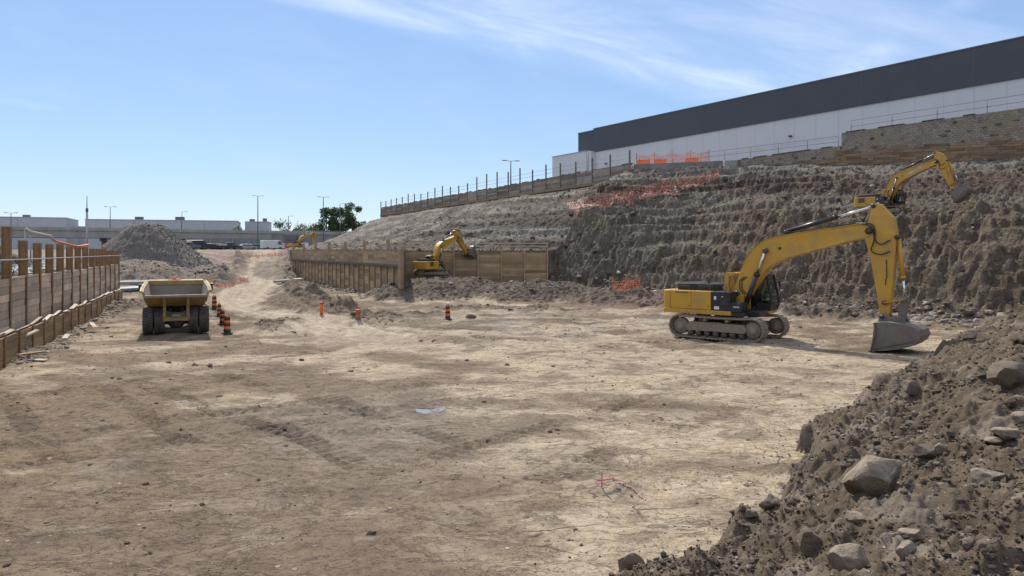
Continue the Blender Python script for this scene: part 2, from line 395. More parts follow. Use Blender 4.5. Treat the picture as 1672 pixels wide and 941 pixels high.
M = {}
M['floor'] = soil_mat('pit floor soil', pebble=.9, cracks=1.0, bdist=.04)
M['slope'] = soil_mat('hillside soil', pebble=.9, bdist=.16, coarse=1.0)
M['bank'] = soil_mat('bank soil', pebble=1.0, bdist=.03)
DUST = (.30,.235,.165)
M['yellow'] = pmat('yellow paint', (.54,.30,.028), (.49,.27,.03), 1.5, .4, .0, dirt=(.30,.21,.10), dscale=1.3, damt=.5)
M['yellow_old'] = pmat('faded yellow paint', (.38,.25,.065), (.32,.21,.06), 2, .6, .1, dirt=(.22,.17,.11), dscale=2.2, damt=.8)
M['black'] = pmat('black paint', (.016,.017,.02), (.022,.023,.027), 3, .35, dirt=(.10,.085,.07), dscale=2.5, damt=.3)
M['dark'] = pmat('dark steel', (.035,.033,.032), (.06,.05,.042), 4, .6, .2, dirt=(.16,.125,.09), dscale=2.5, damt=.6)
M['track'] = pmat('muddy track steel', (.19,.155,.12), (.27,.22,.165), 5, .75, .4, dirt=(.26,.205,.145), dscale=3, damt=.7)
M['bucket'] = pmat('worn bucket steel', (.135,.12,.105), (.20,.175,.15), 3, .5, .2, metal=.35, dirt=(.24,.19,.14), dscale=2, damt=.6)
M['chrome'] = pmat('cylinder rod chrome', (.75,.76,.78), (.7,.7,.72), 2, .16, metal=1.0)
M['white'] = pmat('white decal', (.7,.7,.7), (.6,.6,.6), 8, .5)
M['red'] = pmat('red paint', (.5,.03,.03), (.4,.03,.03), 8, .5)
M['pin'] = pmat('greasy pin steel', (.05,.045,.04), (.09,.075,.06), 8, .45, metal=.6)
M['hose'] = pmat('rubber hose', (.012,.012,.012), (.02,.02,.02), 8, .5)
M['tyre'] = pmat('dusty tyre rubber', (.04,.036,.033), (.075,.066,.056), 4, .85, .3, dirt=(.16,.13,.10), dscale=3, damt=.6)
M['steelgrey'] = pmat('worn grey bed steel', (.23,.205,.18), (.28,.245,.20), 2.5, .6, .15, metal=.2, dirt=(.28,.22,.16), dscale=1.6, damt=.6)
def glass_mat():
    m, t, b = new_mat('tinted window glass'); out = t.nt.nodes[0]
    tr = t.n('ShaderNodeBsdfTransparent'); tr.inputs[0].default_value = (.74,.79,.77,1)
    gl = t.n('ShaderNodeBsdfGlossy'); gl.inputs['Roughness'].default_value = .08; gl.inputs[0].default_value = (.85,.9,.9,1)
    fr = t.n('ShaderNodeFresnel'); fr.inputs[0].default_value = 1.6; mx = t.n('ShaderNodeMixShader')
    t.l(t.math('MULTIPLY_ADD', fr.outputs[0], .9, .06), mx.inputs[0]); t.l(tr.outputs[0], mx.inputs[1]); t.l(gl.outputs[0], mx.inputs[2]); t.l(mx.outputs[0], out.inputs[0])
    return m
M['glass'] = glass_mat()
M['lagging'] = pmat('weathered timber lagging', (.60,.475,.33), (.48,.375,.255), 1.2, .85, .4, stretch=(1,1,1), rvar=.34, dirt=(.27,.22,.165), dscale=1.5, damt=.5, bscale=14)
M['lagging_low'] = pmat('brown timber lagging', (.33,.21,.095), (.24,.15,.07), 1.2, .85, .4, rvar=.3, dirt=(.20,.165,.12), dscale=1.1, damt=.5, bscale=14)
M['lagging_far'] = pmat('brown wall timber', (.36,.255,.14), (.28,.195,.105), .9, .9, .3, rvar=.42, dirt=(.22,.17,.11), dscale=.7, damt=.55)
M['lagging_crest'] = pmat('grey crest timber', (.20,.17,.135), (.28,.25,.215), .8, .9, .3, rvar=.5, dirt=(.32,.21,.11), dscale=.5, damt=.5)
M['pile'] = pmat('rusty soldier pile steel', (.34,.19,.08), (.22,.12,.055), 3, .8, .3, dirt=(.22,.16,.10), dscale=2, damt=.5)
M['pile_far'] = pmat('dusty pile steel', (.42,.31,.19), (.30,.21,.125), 2, .85, .2)
M['pile_grey'] = pmat('grey crest pile steel', (.19,.17,.145), (.25,.22,.19), 2, .75)
M['plank'] = pmat('bleached plank', (.52,.44,.33), (.42,.34,.25), 3, .85, .3, rvar=.25)
M['galv'] = pmat('galvanised steel', (.38,.39,.40), (.30,.31,.32), 4, .5, metal=.5)
M['polegrey'] = pmat('dark pole steel', (.11,.115,.12), (.15,.155,.16), 4, .6, metal=.2)
M['concrete'] = pmat('weathered concrete', (.34,.325,.30), (.27,.26,.24), .35, .9, .2, stretch=(1,1,.3), dirt=(.2,.19,.17), dscale=.25, damt=.3)
M['concrete_dk'] = pmat('aged grey concrete', (.235,.235,.235), (.185,.185,.185), .3, .9, .2, stretch=(1,1,.25))
M['cladwhite'] = pmat('pale wall cladding', (.60,.61,.63), (.575,.585,.605), .25, .55, dirt=(.50,.495,.49), dscale=.12, damt=.25)
M['cladgrey'] = pmat('charcoal cladding', (.062,.066,.078), (.054,.058,.069), .3, .5)
M['claddim'] = pmat('light grey cladding', (.44,.45,.47), (.40,.41,.43), .3, .6)
M['orange'] = pmat('orange plastic', (.75,.16,.02), (.62,.13,.02), 4, .5, dirt=(.3,.2,.12), dscale=3, damt=.3)
M['drumblack'] = pmat('black reflective band', (.02,.02,.02), (.03,.03,.03), 4, .5)
M['pink'] = pmat('pink marking paint', (.68,.13,.21), (.6,.14,.2), 6, .7)
def net_mat(name, col, cover):
    m, t, b = new_mat(name)
    out = t.nt.nodes[0]; co = t.n('ShaderNodeTexCoord').outputs['Object']
    n1 = t.noise(co, 9, 3, .6); k = t.math('LESS_THAN', n1, cover)
    tr = t.n('ShaderNodeBsdfTransparent'); mx = t.n('ShaderNodeMixShader')
    b.inputs['Base Color'].default_value = (*col, 1); b.inputs['Roughness'].default_value = .6
    t.l(k, mx.inputs[0]); t.l(tr.outputs[0], mx.inputs[1]); t.l(b.outputs[0], mx.inputs[2]); t.l(mx.outputs[0], out.inputs[0])
    return m
M['net'] = net_mat('orange safety netting', (.85,.27,.14), .47)
M['net_old'] = net_mat('faded orange netting', (.58,.23,.15), .44)
def rock_mat(name, c1, c2, c3):
    m, t, b = new_mat(name)
    co = t.n('ShaderNodeTexCoord').outputs['Object']
    at = t.n('ShaderNodeAttribute', attribute_name='rnd')
    n1 = t.noise(co, 3, 6, .65, .4); n2 = t.noise(co, 22, 5, .7)
    col = t.mix(t.ramp(n1, [(.35,(0,0,0)),(.62,(1,1,1))]), c1, c2)
    col = t.mix(t.ramp(n2, [(.5,(0,0,0)),(.75,(.7,.7,.7))]), col, c3)
    n4 = t.noise(co, 1.9, 6, .7, .3); col = t.mix(t.math('MULTIPLY', t.ramp(n4, [(.46,(0,0,0)),(.60,(1,1,1))]), .75), col, (.135,.105,.075))
    k = t.math('MULTIPLY_ADD', at.outputs['Fac'], 1.0, .5); cb = t.n('ShaderNodeCombineXYZ')
    for i in range(3): t.l(k, cb.inputs[i])
    col = t.mix(1.0, col, cb.outputs[0], 'MULTIPLY')
    t.l(col, b.inputs['Base Color']); b.inputs['Roughness'].default_value = .9; b.inputs['Specular IOR Level'].default_value = .25
    bn = t.n('ShaderNodeBump'); bn.inputs['Strength'].default_value = 1; bn.inputs['Distance'].default_value = .035
    t.l(t.math('MULTIPLY_ADD', n1, .9, n2), bn.inputs['Height']); t.l(bn.outputs[0], b.inputs['Normal'])
    return m
M['rock'] = rock_mat('pale limestone', (.335,.28,.21), (.24,.195,.14), (.155,.12,.085))
M['rock_dk'] = rock_mat('dirt caked stone', (.16,.125,.095), (.21,.17,.13), (.12,.09,.07))
M['stones'] = rock_mat('loose stones', (.28,.245,.21), (.20,.17,.14), (.32,.29,.25))
M['clods'] = rock_mat('soil clods', (.122,.093,.065), (.096,.072,.05), (.145,.112,.08))
M['gravel'] = rock_mat('crushed grey rock', (.15,.142,.132), (.12,.112,.103), (.18,.17,.158))
# ------------------------------------------------------------------ terrain mesh: one sheet, split by kind of ground
def build_terrain():
    th = np.concatenate([np.linspace(-180,-56,42)[:-1], np.linspace(-56,-41,90)[:-1], np.linspace(-41,41,1000), np.linspace(41,56,90)[1:], np.linspace(56,180,42)[1:-1]])
    segs = [(1.2,3.2,10),(3.2,12,190),(12,38,400),(38,95,760),(95,130,90),(130,260,70),(260,5000,26)]
    rs = np.concatenate([np.exp(np.linspace(math.log(a), math.log(b), n+1))[:-1] for a, b, n in segs]+[np.array([5000.])])
    T, RR = np.meshgrid(np.radians(th), rs)
    x = RR*np.sin(T); y = RR*np.cos(T)
    z, zone, a = terrain(x.ravel(), y.ravel(), True)
    nr, nt = x.shape; xf, yf = x.ravel(), y.ravel()
    # base colours of the soils (linear), by what lies there
    def C(*c): return np.array(c)[None, :]
    N = len(xf)
    def lerp(c, k, d): return c*(1-k[:, None])+d*k[:, None]
    pn = fbm(xf/3.1, yf/3.1, 4); pn2 = fbm(xf/7+11, yf/5+5, 4)
    col = np.repeat(C(.182,.134,.088), N, 0)                             # brown packed earth
    col = lerp(col, sm(-.1,.6,pn2)*.7*sm(10,17,yf), C(.215,.152,.09))                  # ochre
    col = lerp(col, a['slab']*.85, C(.445,.36,.25))                    # pale bedrock
    col = lerp(col, sm(.12,.42,pn)*.62, C(.145,.108,.074)); col = lerp(col, sm(.3,.5,fbm(xf/1.3+7, yf/1.0, 4))*.45, C(.13,.098,.07)); col = lerp(col, sm(.3,.55,fbm(xf/1.8+27, yf/1.2, 4))*.4*(1-a['slab']), C(.30,.25,.18))               # damp brown
    gp = np.exp(-((xf+1)/14)**2-((yf-45)/7)**2); col = lerp(col, gp*sm(-.2,.5,pn2)*.7, C(.25,.235,.215))   # greyish fines
    gp = np.exp(-((xf+3)/3.5)**2-((yf-19)/5)**2); col = lerp(col, gp*.45, C(.27,.235,.19))
    road = sm(3.2,1.6,a['dR']+.7*pn)*sm(30,42,yf); col = lerp(col, sm(16,4,a['dR'])*sm(38,48,yf)*sm(-.45,.25,pn2+pn)*.85, C(.150,.113,.080)); col = lerp(col, road*.95, C(.47,.39,.29))
    rut = np.exp(-((a['dR']-1.05)/.35)**2)*sm(28,36,yf); col = lerp(col, rut*.5, C(.28,.215,.15)); rut = (np.exp(-((a['dR']-2.35)/.28)**2)+np.exp(-((a['dR']-.35)/.25)**2)*.8)*sm(34,42,yf)*sm(-.5,.2,pn); col = lerp(col, np.clip(rut,0,1)*.65, C(.2,.155,.11))
    col = lerp(col, np.exp(-((yf-47-.15*xf)/1.6)**2)*sm(-8,-2,xf)*sm(.0,.5,pn+.4)*.6, C(.14,.12,.10))
    col = lerp(col, a['trk']*.45, C(.105,.078,.054)); col = lerp(col, a['wet']*.7, C(.10,.077,.055))
    rampc = sm(.05,.35,a['ramp']); col = lerp(col, rampc*.8*(1-road), C(.235,.19,.155))
    col = lerp(col, rampc*sm(.0,.5,pn2)*.6, C(.27,.19,.16))
    col = lerp(col, sm(.05,.5,a['m'])*.9, C(.115,.092,.073)); col = lerp(col, sm(.05,.4,a['m'])*sm(.1,.6,pn)*.6, C(.075,.060,.05))
    red = np.exp(-((xf-12)/9)**2-((yf-58)/5)**2); col = lerp(col, np.clip(red*1.1,0,1)*.75*sm(-.5,.2,pn), C(.20,.125,.105))
    col = lerp(col, sm(.05,.4,a['m2'])*.8, C(.19,.155,.12)); col = lerp(col, sm(.05,.4,a['m2'])*sm(0,.5,pn)*.6*(yf>70) , C(.24,.215,.19)); col = lerp(col, sm(.05,.4,a['m2'])*(yf<70)*.7, C(.175,.13,.085))
    # hillside: beds of different rock
    lay = a['lay']; b1 = perlin(lay*.9, lay*0+3.3+pn2*.3)
    h = np.repeat(C(.185,.148,.115), N, 0)
    h = lerp(h, sm(-.05,.3,b1)*(1-.5*a['wR']), C(.125,.100,.080)); h = lerp(h, sm(.1,.35,-b1)*(1-.5*a['wR']), C(.25,.22,.19))
    b2 = perlin(lay*2.7+5, lay*0+8.1+pn2*.4); h = lerp(h, sm(.2,.45,b2)*.6*(1-.6*a['wR']), C(.105,.085,.07)); h = lerp(h, sm(.25,.45,-b2)*.5*(1-.6*a['wR']), C(.285,.255,.225))
    h = lerp(h, sm(.55,.95,a['t'])*(1-a['wR'])*sm(-.6,.5,pn2)*.8, C(.225,.21,.195))             # grey shale spilled below the crest
    stk = fbm(a['s1']/6+a['t']*2.5, a['t']*9, 4); wl = a['wL']*sm(.02,.2,a['t'])
    h = lerp(h, wl*.85, C(.225,.207,.19)); h = lerp(h, wl*sm(.0,.4,stk)*.75, C(.125,.103,.087)); h = lerp(h, wl*sm(.1,.45,-stk)*.8, C(.36,.345,.325)); h = lerp(h, wl*sm(.15,.5,pn)*.45, C(.16,.125,.10))
    h = lerp(h, a['wR']*sm(.40,.55,a['t'])*sm(-.6,.3,pn)*.7, C(.25,.225,.20))
    rd = np.exp(-((a['t']-.74)/.09)**2)*sm(4,14,a['u'])*sm(-.5,.3,pn2); h = lerp(h, rd*.75, C(.135,.088,.078))
    h = lerp(h, a['wR']*a['steep']*.6, C(.19,.148,.11)); h = lerp(h, a['steep']*sm(.3,1.3,a['gul'])*.35, C(.25,.205,.16))
    h = lerp(h, np.exp(-((a['u']-5)/6)**2)*sm(.3,.1,a['t'])*.5*(1-a['wL']), C(.135,.115,.098))
    h = lerp(h, sm(.80,.90,a['t']+.03*pn)*(1-a['wL'])*.8, C(.30,.285,.265)); h = lerp(h, np.exp(-((a['t']+.02*pn-.72)/.06)**2)*sm(3,10,a['u'])*.7, C(.125,.088,.078)); h = lerp(h, np.exp(-((a['t']+.02*pn-.60)/.05)**2)*sm(0,8,a['u'])*(1-a['wR'])*.5, C(.27,.25,.225))
    h = lerp(h, sm(.35,.8,fbm(xf/.8,yf/.8+3,3))*.35, C(.36,.33,.30))
    h = h*C(.80,.79,.735); k = (zone == 1); col[k] = h[k]
    b = np.repeat(C(.104,.079,.054), N, 0)
    b = lerp(b, sm(-.2,.6,pn)*.5, C(.145,.110,.076)); b = lerp(b, sm(.15,.6,fbm(xf/1.2+5,yf/1.2,4))*.45, C(.24,.205,.165))
    b = lerp(b, sm(.9,.1,a['dbs'])*.45, C(.20,.165,.13))
    k = (zone == 2); col[k] = b[k]
    w = np.repeat(C(.10,.078,.060), N, 0); w = lerp(w, sm(3.8,5.2,a['dw']+.6*pn)*sm(30,14,a['sw']), C(.075,.115,.03)); w = lerp(w, sm(14,24,a['sw']), C(.2,.17,.13))
    k = (zone == 3); col[k] = w[k]
    k = (zone == 4); col[k] = lerp(np.repeat(C(.27,.225,.17), N, 0), sm(0,.6,pn), C(.22,.19,.15))[k]
    k = (a['rr'] > 140) & (zone == 0); col[k] = lerp(np.repeat(C(.22,.20,.17), N, 0), sm(-.2,.5,pn2), C(.13,.14,.08))[k]
    rgba = np.concatenate([np.clip(col, .02, .6), np.where(zone == 0, a['slab']*(1-a['rub']), 0)[:, None]], 1).astype(np.float32)
    idx = np.arange(nr*nt).reshape(nr, nt)
    jn = np.roll(np.arange(nt), -1)
    q = np.stack([idx[:-1], idx[1:], idx[1:][:, jn], idx[:-1][:, jn]], -1).reshape(-1, 4)
    fz = zone[q[:, 0]]
    co = np.stack([xf, yf, z], 1).astype(np.float32)
    for k, (nm, mt) in {0:('pit_floor','floor'), 1:('hillside','slope'), 2:('dirt_bank','bank'), 3:('terrace','bank'), 4:('upper_ground','slope')}.items():
        qq = q[fz == k]
        if not len(qq): continue
        us, inv = np.unique(qq, return_inverse=True); inv = inv.reshape(-1, 4)
        me = bpy.data.meshes.new(nm)
        me.vertices.add(len(us)); me.vertices.foreach_set('co', co[us].ravel())
        me.loops.add(inv.size); me.loops.foreach_set('vertex_index', inv.ravel().astype(np.int32))
        me.polygons.add(len(inv)); me.polygons.foreach_set('loop_start', np.arange(0, inv.size, 4, dtype=np.int32))
        try: me.polygons.foreach_set('loop_total', np.full(len(inv), 4, np.int32))
        except Exception: pass
        me.polygons.foreach_set('use_smooth', np.ones(len(inv), bool))
        at = me.attributes.new('soil', 'FLOAT_COLOR', 'POINT'); at.data.foreach_set('color', rgba[us].ravel())
        me.update(calc_edges=True)
        me.materials.append(M[mt])
        o = bpy.data.objects.new(nm, me); COL.objects.link(o); o['kind'] = 'structure'
build_terrain()

# ------------------------------------------------------------------ stones
def ico(sub):
    bm = bmesh.new(); bmesh.ops.create_icosphere(bm, subdivisions=sub, radius=1)
    v = np.array([p.co[:] for p in bm.verts]); f = np.array([[q.index for q in p.verts] for p in bm.faces]); bm.free(); return v, f
ICO1, ICO4 = ico(1), ico(4)
def scatter(name, mat, pts, sizes, seed, flat=.65, sink=.25):
    rs = np.random.RandomState(seed); v0, f0 = ICO1; n = len(pts); nv, nf = len(v0), len(f0)
    jit = 1+.5*(rs.rand(n, nv, 1)-.5)
    v = v0[None]*jit
    sc = np.stack([1+.7*rs.rand(n)-.2, .8+.4*rs.rand(n), flat*(.7+.6*rs.rand(n))], 1)[:, None, :]
    v = v*sc*sizes[:, None, None]
    an = rs.rand(n)*6.283; tl = (rs.rand(n)-.5)*.8
    ct, stt = np.cos(tl), np.sin(tl); vx, vz = v[:,:,0]*ct[:,None]+v[:,:,2]*stt[:,None], -v[:,:,0]*stt[:,None]+v[:,:,2]*ct[:,None]
    c, s = np.cos(an), np.sin(an)
    X = vx*c[:,None]-v[:,:,1]*s[:,None]+pts[:,0:1]; Y = vx*s[:,None]+v[:,:,1]*c[:,None]+pts[:,1:2]; Z = vz+pts[:,2:3]+(sizes*flat*(1-2*sink))[:,None]*.6
    co = np.stack([X, Y, Z], -1).reshape(-1, 3).astype(np.float32)
    fa = (f0[None]+(np.arange(n)*nv)[:, None, None]).reshape(-1, 3)
    me = bpy.data.meshes.new(name); me.vertices.add(len(co)); me.vertices.foreach_set('co', co.ravel())
    me.loops.add(fa.size); me.loops.foreach_set('vertex_index', fa.ravel().astype(np.int32))
    me.polygons.add(len(fa)); me.polygons.foreach_set('loop_start', np.arange(0, fa.size, 3, dtype=np.int32))
    me.polygons.foreach_set('use_smooth', np.zeros(len(fa), bool))
    at = me.attributes.new('rnd', 'FLOAT', 'FACE'); at.data.foreach_set('value', np.repeat(rs.rand(n), nf).astype(np.float32))
    me.update(calc_edges=True); me.materials.append(M[mat])
    o = bpy.data.objects.new(name, me); COL.objects.link(o); o['kind'] = 'stuff'; return o
def cand(n, r0, r1, seed, a0=-37, a1=37):
    rs = np.random.RandomState(seed)
    r = np.exp(rs.uniform(math.log(r0), math.log(r1), n)); th = np.radians(rs.uniform(a0, a1, n))
    x, y = r*np.sin(th), r*np.cos(th); z, zone, a = terrain(x, y, True); return x, y, z, zone, a, rs
def psize(rs, n, lo, hi, k=2.2): u = rs.rand(n); return lo*(1-u*(1-(lo/hi)**k))**(-1/k)
def do_scatter():
    x, y, z, zone, a, rs = cand(130000, 3.6, 48, 1, -5, 40)
    k = (zone == 2) & (rs.rand(len(x)) < np.clip(.42+.6*fbm(x/1.3, y/1.3, 2), .08, 1)*sm(-.1,.3,a['dbs']))
    s = psize(rs, len(x), .009, .05, 2.3)*np.clip(a['rr']/9, .8, 1.8)
    dk = rs.rand(len(x)) < .62
    p = np.stack([x, y, z], 1)
    scatter('loose_stones', 'stones', p[k & ~dk], s[k & ~dk]*.8, 2); scatter('soil_clods', 'clods', p[k & dk], s[k & dk]*1.15, 3, .8)
    x, y, z, zone, a, rs = cand(40000, 9, 75, 4)
    pr = .05 + .5*a['rub'] + .22*sm(.2,.7,fbm(x/2.2, y/2.2, 3)) + .5*sm(-1.6,-.1,a['dbs'])*(a['rr'] < 40)
    k = (zone == 0) & (rs.rand(len(x)) < pr) & ((a['dR'] > 2.2) | (y < 30))
    s = psize(rs, len(x), .010, .06, 2.5)*np.clip(a['rr']/14, .8, 2.6)*(1+.9*a['rub'])
    p = np.stack([x, y, z], 1); dk = rs.rand(len(x)) < .5
    scatter('floor_gravel', 'stones', p[k & ~dk], s[k & ~dk], 5, .5); scatter('earth_crumbs', 'clods', p[k & dk], s[k & dk], 6, .6)
    x, y, z, zone, a, rs = cand(95000, 36, 135, 7)
    pr = .16+.5*sm(.1,.7,fbm(x/3, y/3, 3)) + .5*np.exp(-(a['d1']/1.6)**2)*(zone == 1)
    k = (zone == 1) & (rs.rand(len(x)) < pr)
    s = psize(rs, len(x), .05, .30, 2.6)*np.clip(a['rr']/60, .8, 1.5)*(1-.25*a['wL'])
    p = np.stack([x, y, z], 1); dk = rs.rand(len(x)) < .6
    scatter('slope_rubble', 'stones', p[k & ~dk], s[k & ~dk], 8, .6); scatter('slope_clods', 'clods', p[k & dk], s[k & dk], 9, .75)
    x, y, z, zone, a, rs = cand(9000, 70, 125, 10, -36, -8)
    k = (zone == 0) & (rs.rand(len(x)) < .08+.7*sm(.2,1.2,a['m2'])) & (a['dR'] > 3.4)
    s = psize(rs, len(x), .06, .32, 2.4); p = np.stack([x, y, z], 1)
    scatter('crushed_rock', 'gravel', p[k], s[k], 11, .7)
    # rubble row along the foot of the hill
    t = np.random.RandomState(12).rand(2600); seg = np.array(BASE[8:13]); L = np.r_[0, np.cumsum(np.linalg.norm(np.diff(seg, axis=0), axis=1))]
    px = np.interp(t*L[-1], L, seg[:,0]); py = np.interp(t*L[-1], L, seg[:,1]); rs = np.random.RandomState(13)
    o = rs.randn(2600)*1.0-.7; px += -o*-.85*1; py += o*.5; px -= 1.6*np.abs(o)*.4
    z = terrain(px, py); s = psize(rs, 2600, .07, .4, 2.0)
    scatter('foot_rubble', 'stones', np.stack([px, py, z], 1), s, 14, .65)
    t = rs.rand(900); q = LWA[None]+LD[None]*(t*37)[:, None]-LN[None]*np.abs(rs.randn(900)*.55+.15)[:, None]
    scatter('wall_foot_rubble', 'stones', np.stack([q[:,0], q[:,1], terrain(q[:,0], q[:,1])], 1), psize(rs, 900, .04, .22, 2.0), 15, .45)
    q = np.array((-34,115.))[None]+np.array((24.3,-49.))[None]*rs.rand(700)[:, None]-np.array((.895,.445))[None]*np.abs(rs.randn(700)*.7+.5)[:, None]
    scatter('pile_wall_rubble', 'stones', np.stack([q[:,0], q[:,1], terrain(q[:,0], q[:,1])], 1), psize(rs, 700, .08, .3, 2.0), 16, .6)
do_scatter()

def rock(name, label, loc, size, rz, seed, mat='rock', cut=12, cat='boulder', group=None, rough=.05):
    rs = np.random.RandomState(seed); v, f = ICO4; v = v.copy()
    for i in range(cut):
        n = rs.randn(3); n[2] *= .8; n /= np.linalg.norm(n); o = rs.uniform(.5, .82)
        d = v@n; v -= np.clip(d-o, 0, None)[:, None]*n[None]*.985
    nn = fbm(v[:,0]*1.8+seed, v[:,1]*1.8+v[:,2]*1.3, 4)+fbm(v[:,2]*2+seed, v[:,0]*1.5-v[:,1], 4)
    nf = ridged(v[:,0]*3.1+seed, v[:,1]*3.1+v[:,2]*2.3, 3)+ridged(v[:,2]*3+seed, v[:,0]*2.5-v[:,1]*1.7, 3)
    v *= (1+rough*nn+.022*(nf-1))[:, None]
    v /= np.abs(v).max(0)[None]; v *= np.array(size)[None]/2
    mb = MB(); mb.cur = .5; mb.smooth = True; mb.add([tuple(p) for p in v], [tuple(q) for q in f])
    o = mb.build(name, M[mat]); o.location = loc; o.rotation_euler = (rs.uniform(-.15,.15), rs.uniform(-.15,.15), rz)
    o.data.set_sharp_from_angle(angle=R(28))
    return tag(o, label, cat, group)
# ------------------------------------------------------------------ excavators
def rot2(p, c, a):
    x, z = p[0]-c[0], p[1]-c[1]; ca, sa = math.cos(a), math.sin(a)
    return (c[0]+x*ca-z*sa, c[1]+x*sa+z*ca)
FP, TP, EP = (.62,2.26), (6.75,5.27), (7.32,1.50)
def round_poly(pts, it=1):
    for _ in range(it):
        q = []
        for i in range(len(pts)):
            a, b = pts[i], pts[(i+1) % len(pts)]
            q += [(a[0]*.85+b[0]*.15, a[1]*.85+b[1]*.15), (a[0]*.15+b[0]*.85, a[1]*.15+b[1]*.85)]
        pts = q
    return pts
def excavator(label, loc, track_h, upper_h, scale=1.0, a1=0, a2=0, a3=0, boom_mark=False, tilt=0.0, name='excavator', grille=False):
    root = empty(name, loc, track_h, label, 'excavator', None)
    root.scale = (scale,)*3
    if tilt: root.rotation_euler = (0, tilt, track_h)
    U = Matrix.Rotation(upper_h-track_h, 4, 'Z')
    B = lambda p: rot2(p, FP, a1)
    S = lambda p: B(rot2(p, TP, a2))
    K = lambda p: S(rot2(p, EP, a3))
    # --- undercarriage
    for sy in (1, -1):
        yc = sy*1.36
        mb = MB(); n = 50; xe, rz, zc = 1.90, .53, .60; path = []
        Ls = 2*xe; per = 2*Ls+2*math.pi*rz
        for i in range(n):
            d = per*i/n
            if d < Ls: p = (-xe+d, zc-rz, 0)
            elif d < Ls+math.pi*rz: t = (d-Ls)/rz; p = (xe+rz*math.sin(t), zc-rz*math.cos(t), t)
            elif d < 2*Ls+math.pi*rz: q = d-Ls-math.pi*rz; p = (xe-q, zc+rz-.05*math.sin(math.pi*q/Ls)*(1 if .3 < q < 99 else 0), math.pi)
            else: t = (d-2*Ls-math.pi*rz)/rz; p = (-xe-rz*math.sin(t), zc+rz*math.cos(t), math.pi+t)
            path.append(p)
        for x, z, t in path:
            Rm = Matrix.Rotation(-t, 3, 'Y'); mb.cur = rnd.random()
            mb.box((x, yc, z), (per/n*.97, .66, .055), Rm)
            o = Rm @ Vector((.02, 0, -.045)); mb.box((x+o.x, yc, z+o.z), (.04, .64, .05), Rm)
            o = Rm @ Vector((0, 0, .05)); mb.box((x+o.x, yc, z+o.z), (per/n*.8, .2, .06), Rm)
        tr = mb.build('track', M['track'], root)
        f = MB(); f.prism([(-1.5,.40),(1.5,.40),(1.62,.58),(1.5,.82),(-1.35,.84),(-1.6,.66)], yc-.21, yc+.21); f.box((0, yc-sy*.02, .8),(.5,.3,.12)); f.build('track_frame', M['track'], tr, .02)
        for nm, x in (('sprocket', -1.93), ('idler', 1.93)):
            w = MB(); w.lathe([(.0,-.23),(.2,-.23),(.22,-.17),(.36,-.16),(.41,-.1),(.41,.1),(.36,.16),(.22,.17),(.2,.23),(.0,.23)], (x*.985, yc, .60), 22, 'y'); w.build(nm, M['track'], tr)
        for i in range(7):
            w = MB(); w.lathe([(.06,-.24),(.13,-.22),(.13,.22),(.06,.24)], (-1.35+.45*i, yc, .27), 12, 'y'); w.build('roller', M['dark'], tr)
        for x in (-.55, .6):
            w = MB(); w.lathe([(.05,-.24),(.1,-.22),(.1,.22),(.05,.24)], (x, yc, .97), 12, 'y'); w.build('carrier_roller', M['track'], tr)
    mb = MB(); mb.box((0,0,.72),(2.0,1.3,.42)); mb.prism([(-.9,.5),(.9,.5),(.7,.86),(-.7,.86)], -1.15, 1.15); mb.lathe([(.8,.9),(.8,1.02),(.7,1.02),(.7,1.2)], (0,0,0), 28); mb.build('carbody', M['dark'], root, .02)
    # --- upper structure
    mb = MB(U); mb.box((-1.05,0,1.33),(3.7,2.92,.22)); mb.box((1.1,.95,1.36),(1.6,.98,.18)); mb.build('deck', M['yellow'], root, .03)
    mb = MB(U); mb.box((.9,-.15,1.32),(2.0,1.1,.3)); mb.box((1.0,-.95,1.30),(.9,.9,.2)); mb.build('front_frame', M['black'], root, .02)
    mb = MB(U); xs = [(-2.52,1.45),(-2.8,1.45),(-2.98,1.32),(-3.06,1.0),(-3.08,0),(-3.06,-1.0),(-2.98,-1.32),(-2.8,-1.45),(-2.52,-1.45)]
    n = len(xs); P = [(x,y,1.24) for x,y in xs]+[(x,y,2.38) for x,y in xs]
    mb.add(P, [tuple(range(n)), tuple(range(2*n-1,n-1,-1))]+[(i,(i+1)%n,n+(i+1)%n,n+i) for i in range(n)]); mb.build('counterweight', M['yellow'], root, .06, seg=3)
    for sy in (1,-1):
        for x0, x1 in ((-2.505,-1.345),(-1.33,-.26)):
            mb = MB(U); mb.box(((x0+x1)/2, sy*1.18, 1.91),(x1-x0,.54,.92)); p = mb.build('side_panel', M['yellow'], root, .03)
            mb = MB(U); mb.box((x1-.12, sy*1.455, 1.62),(.09,.02,.035)); mb.build('latch', M['dark'], p)
            if grille and x0 < -2:
                mb = MB(U)
                for k in range(7): mb.box(((x0+x1)/2-.05, sy*1.46, 1.72+.08*k),(.8,.02,.055))
                mb.build('grille', M['black'], p)
    mb = MB(U); mb.box((-1.4,0,1.9),(2.24,1.8,.9)); mb.box((.1,1.0,1.7),(.65,.85,.5)); mb.build('engine_bay', M['dark'], root)
    mb = MB(U); mb.box((-1.45,.05,2.54),(1.9,1.9,.36)); mb.box((-1.75,.1,2.73),(1.1,1.3,.05)); mb.build('engine_hood', M['black'], root, .05, seg=3)
    mb = MB(U); mb.tube([(-.9,-.35,2.6),(-.9,-.35,2.98),(-.96,-.35,3.06)], .06, 10); mb.build('exhaust', M['dark'], root)
    mb = MB(U); mb.box((.22,-1.0,1.9),(.93,.9,.94)); t = mb.build('hydraulic_tank', M['black'], root, .03)
    
    for p, s_ in (((-.02,-1.456,2.06),(.13,.012,.17)),((.06,-1.456,1.58),(.26,.012,.15)),((.36,-1.456,2.14),(.06,.012,.06))): mb = MB(U); mb.box(p, s_); mb.build('decal', M['white'], t)
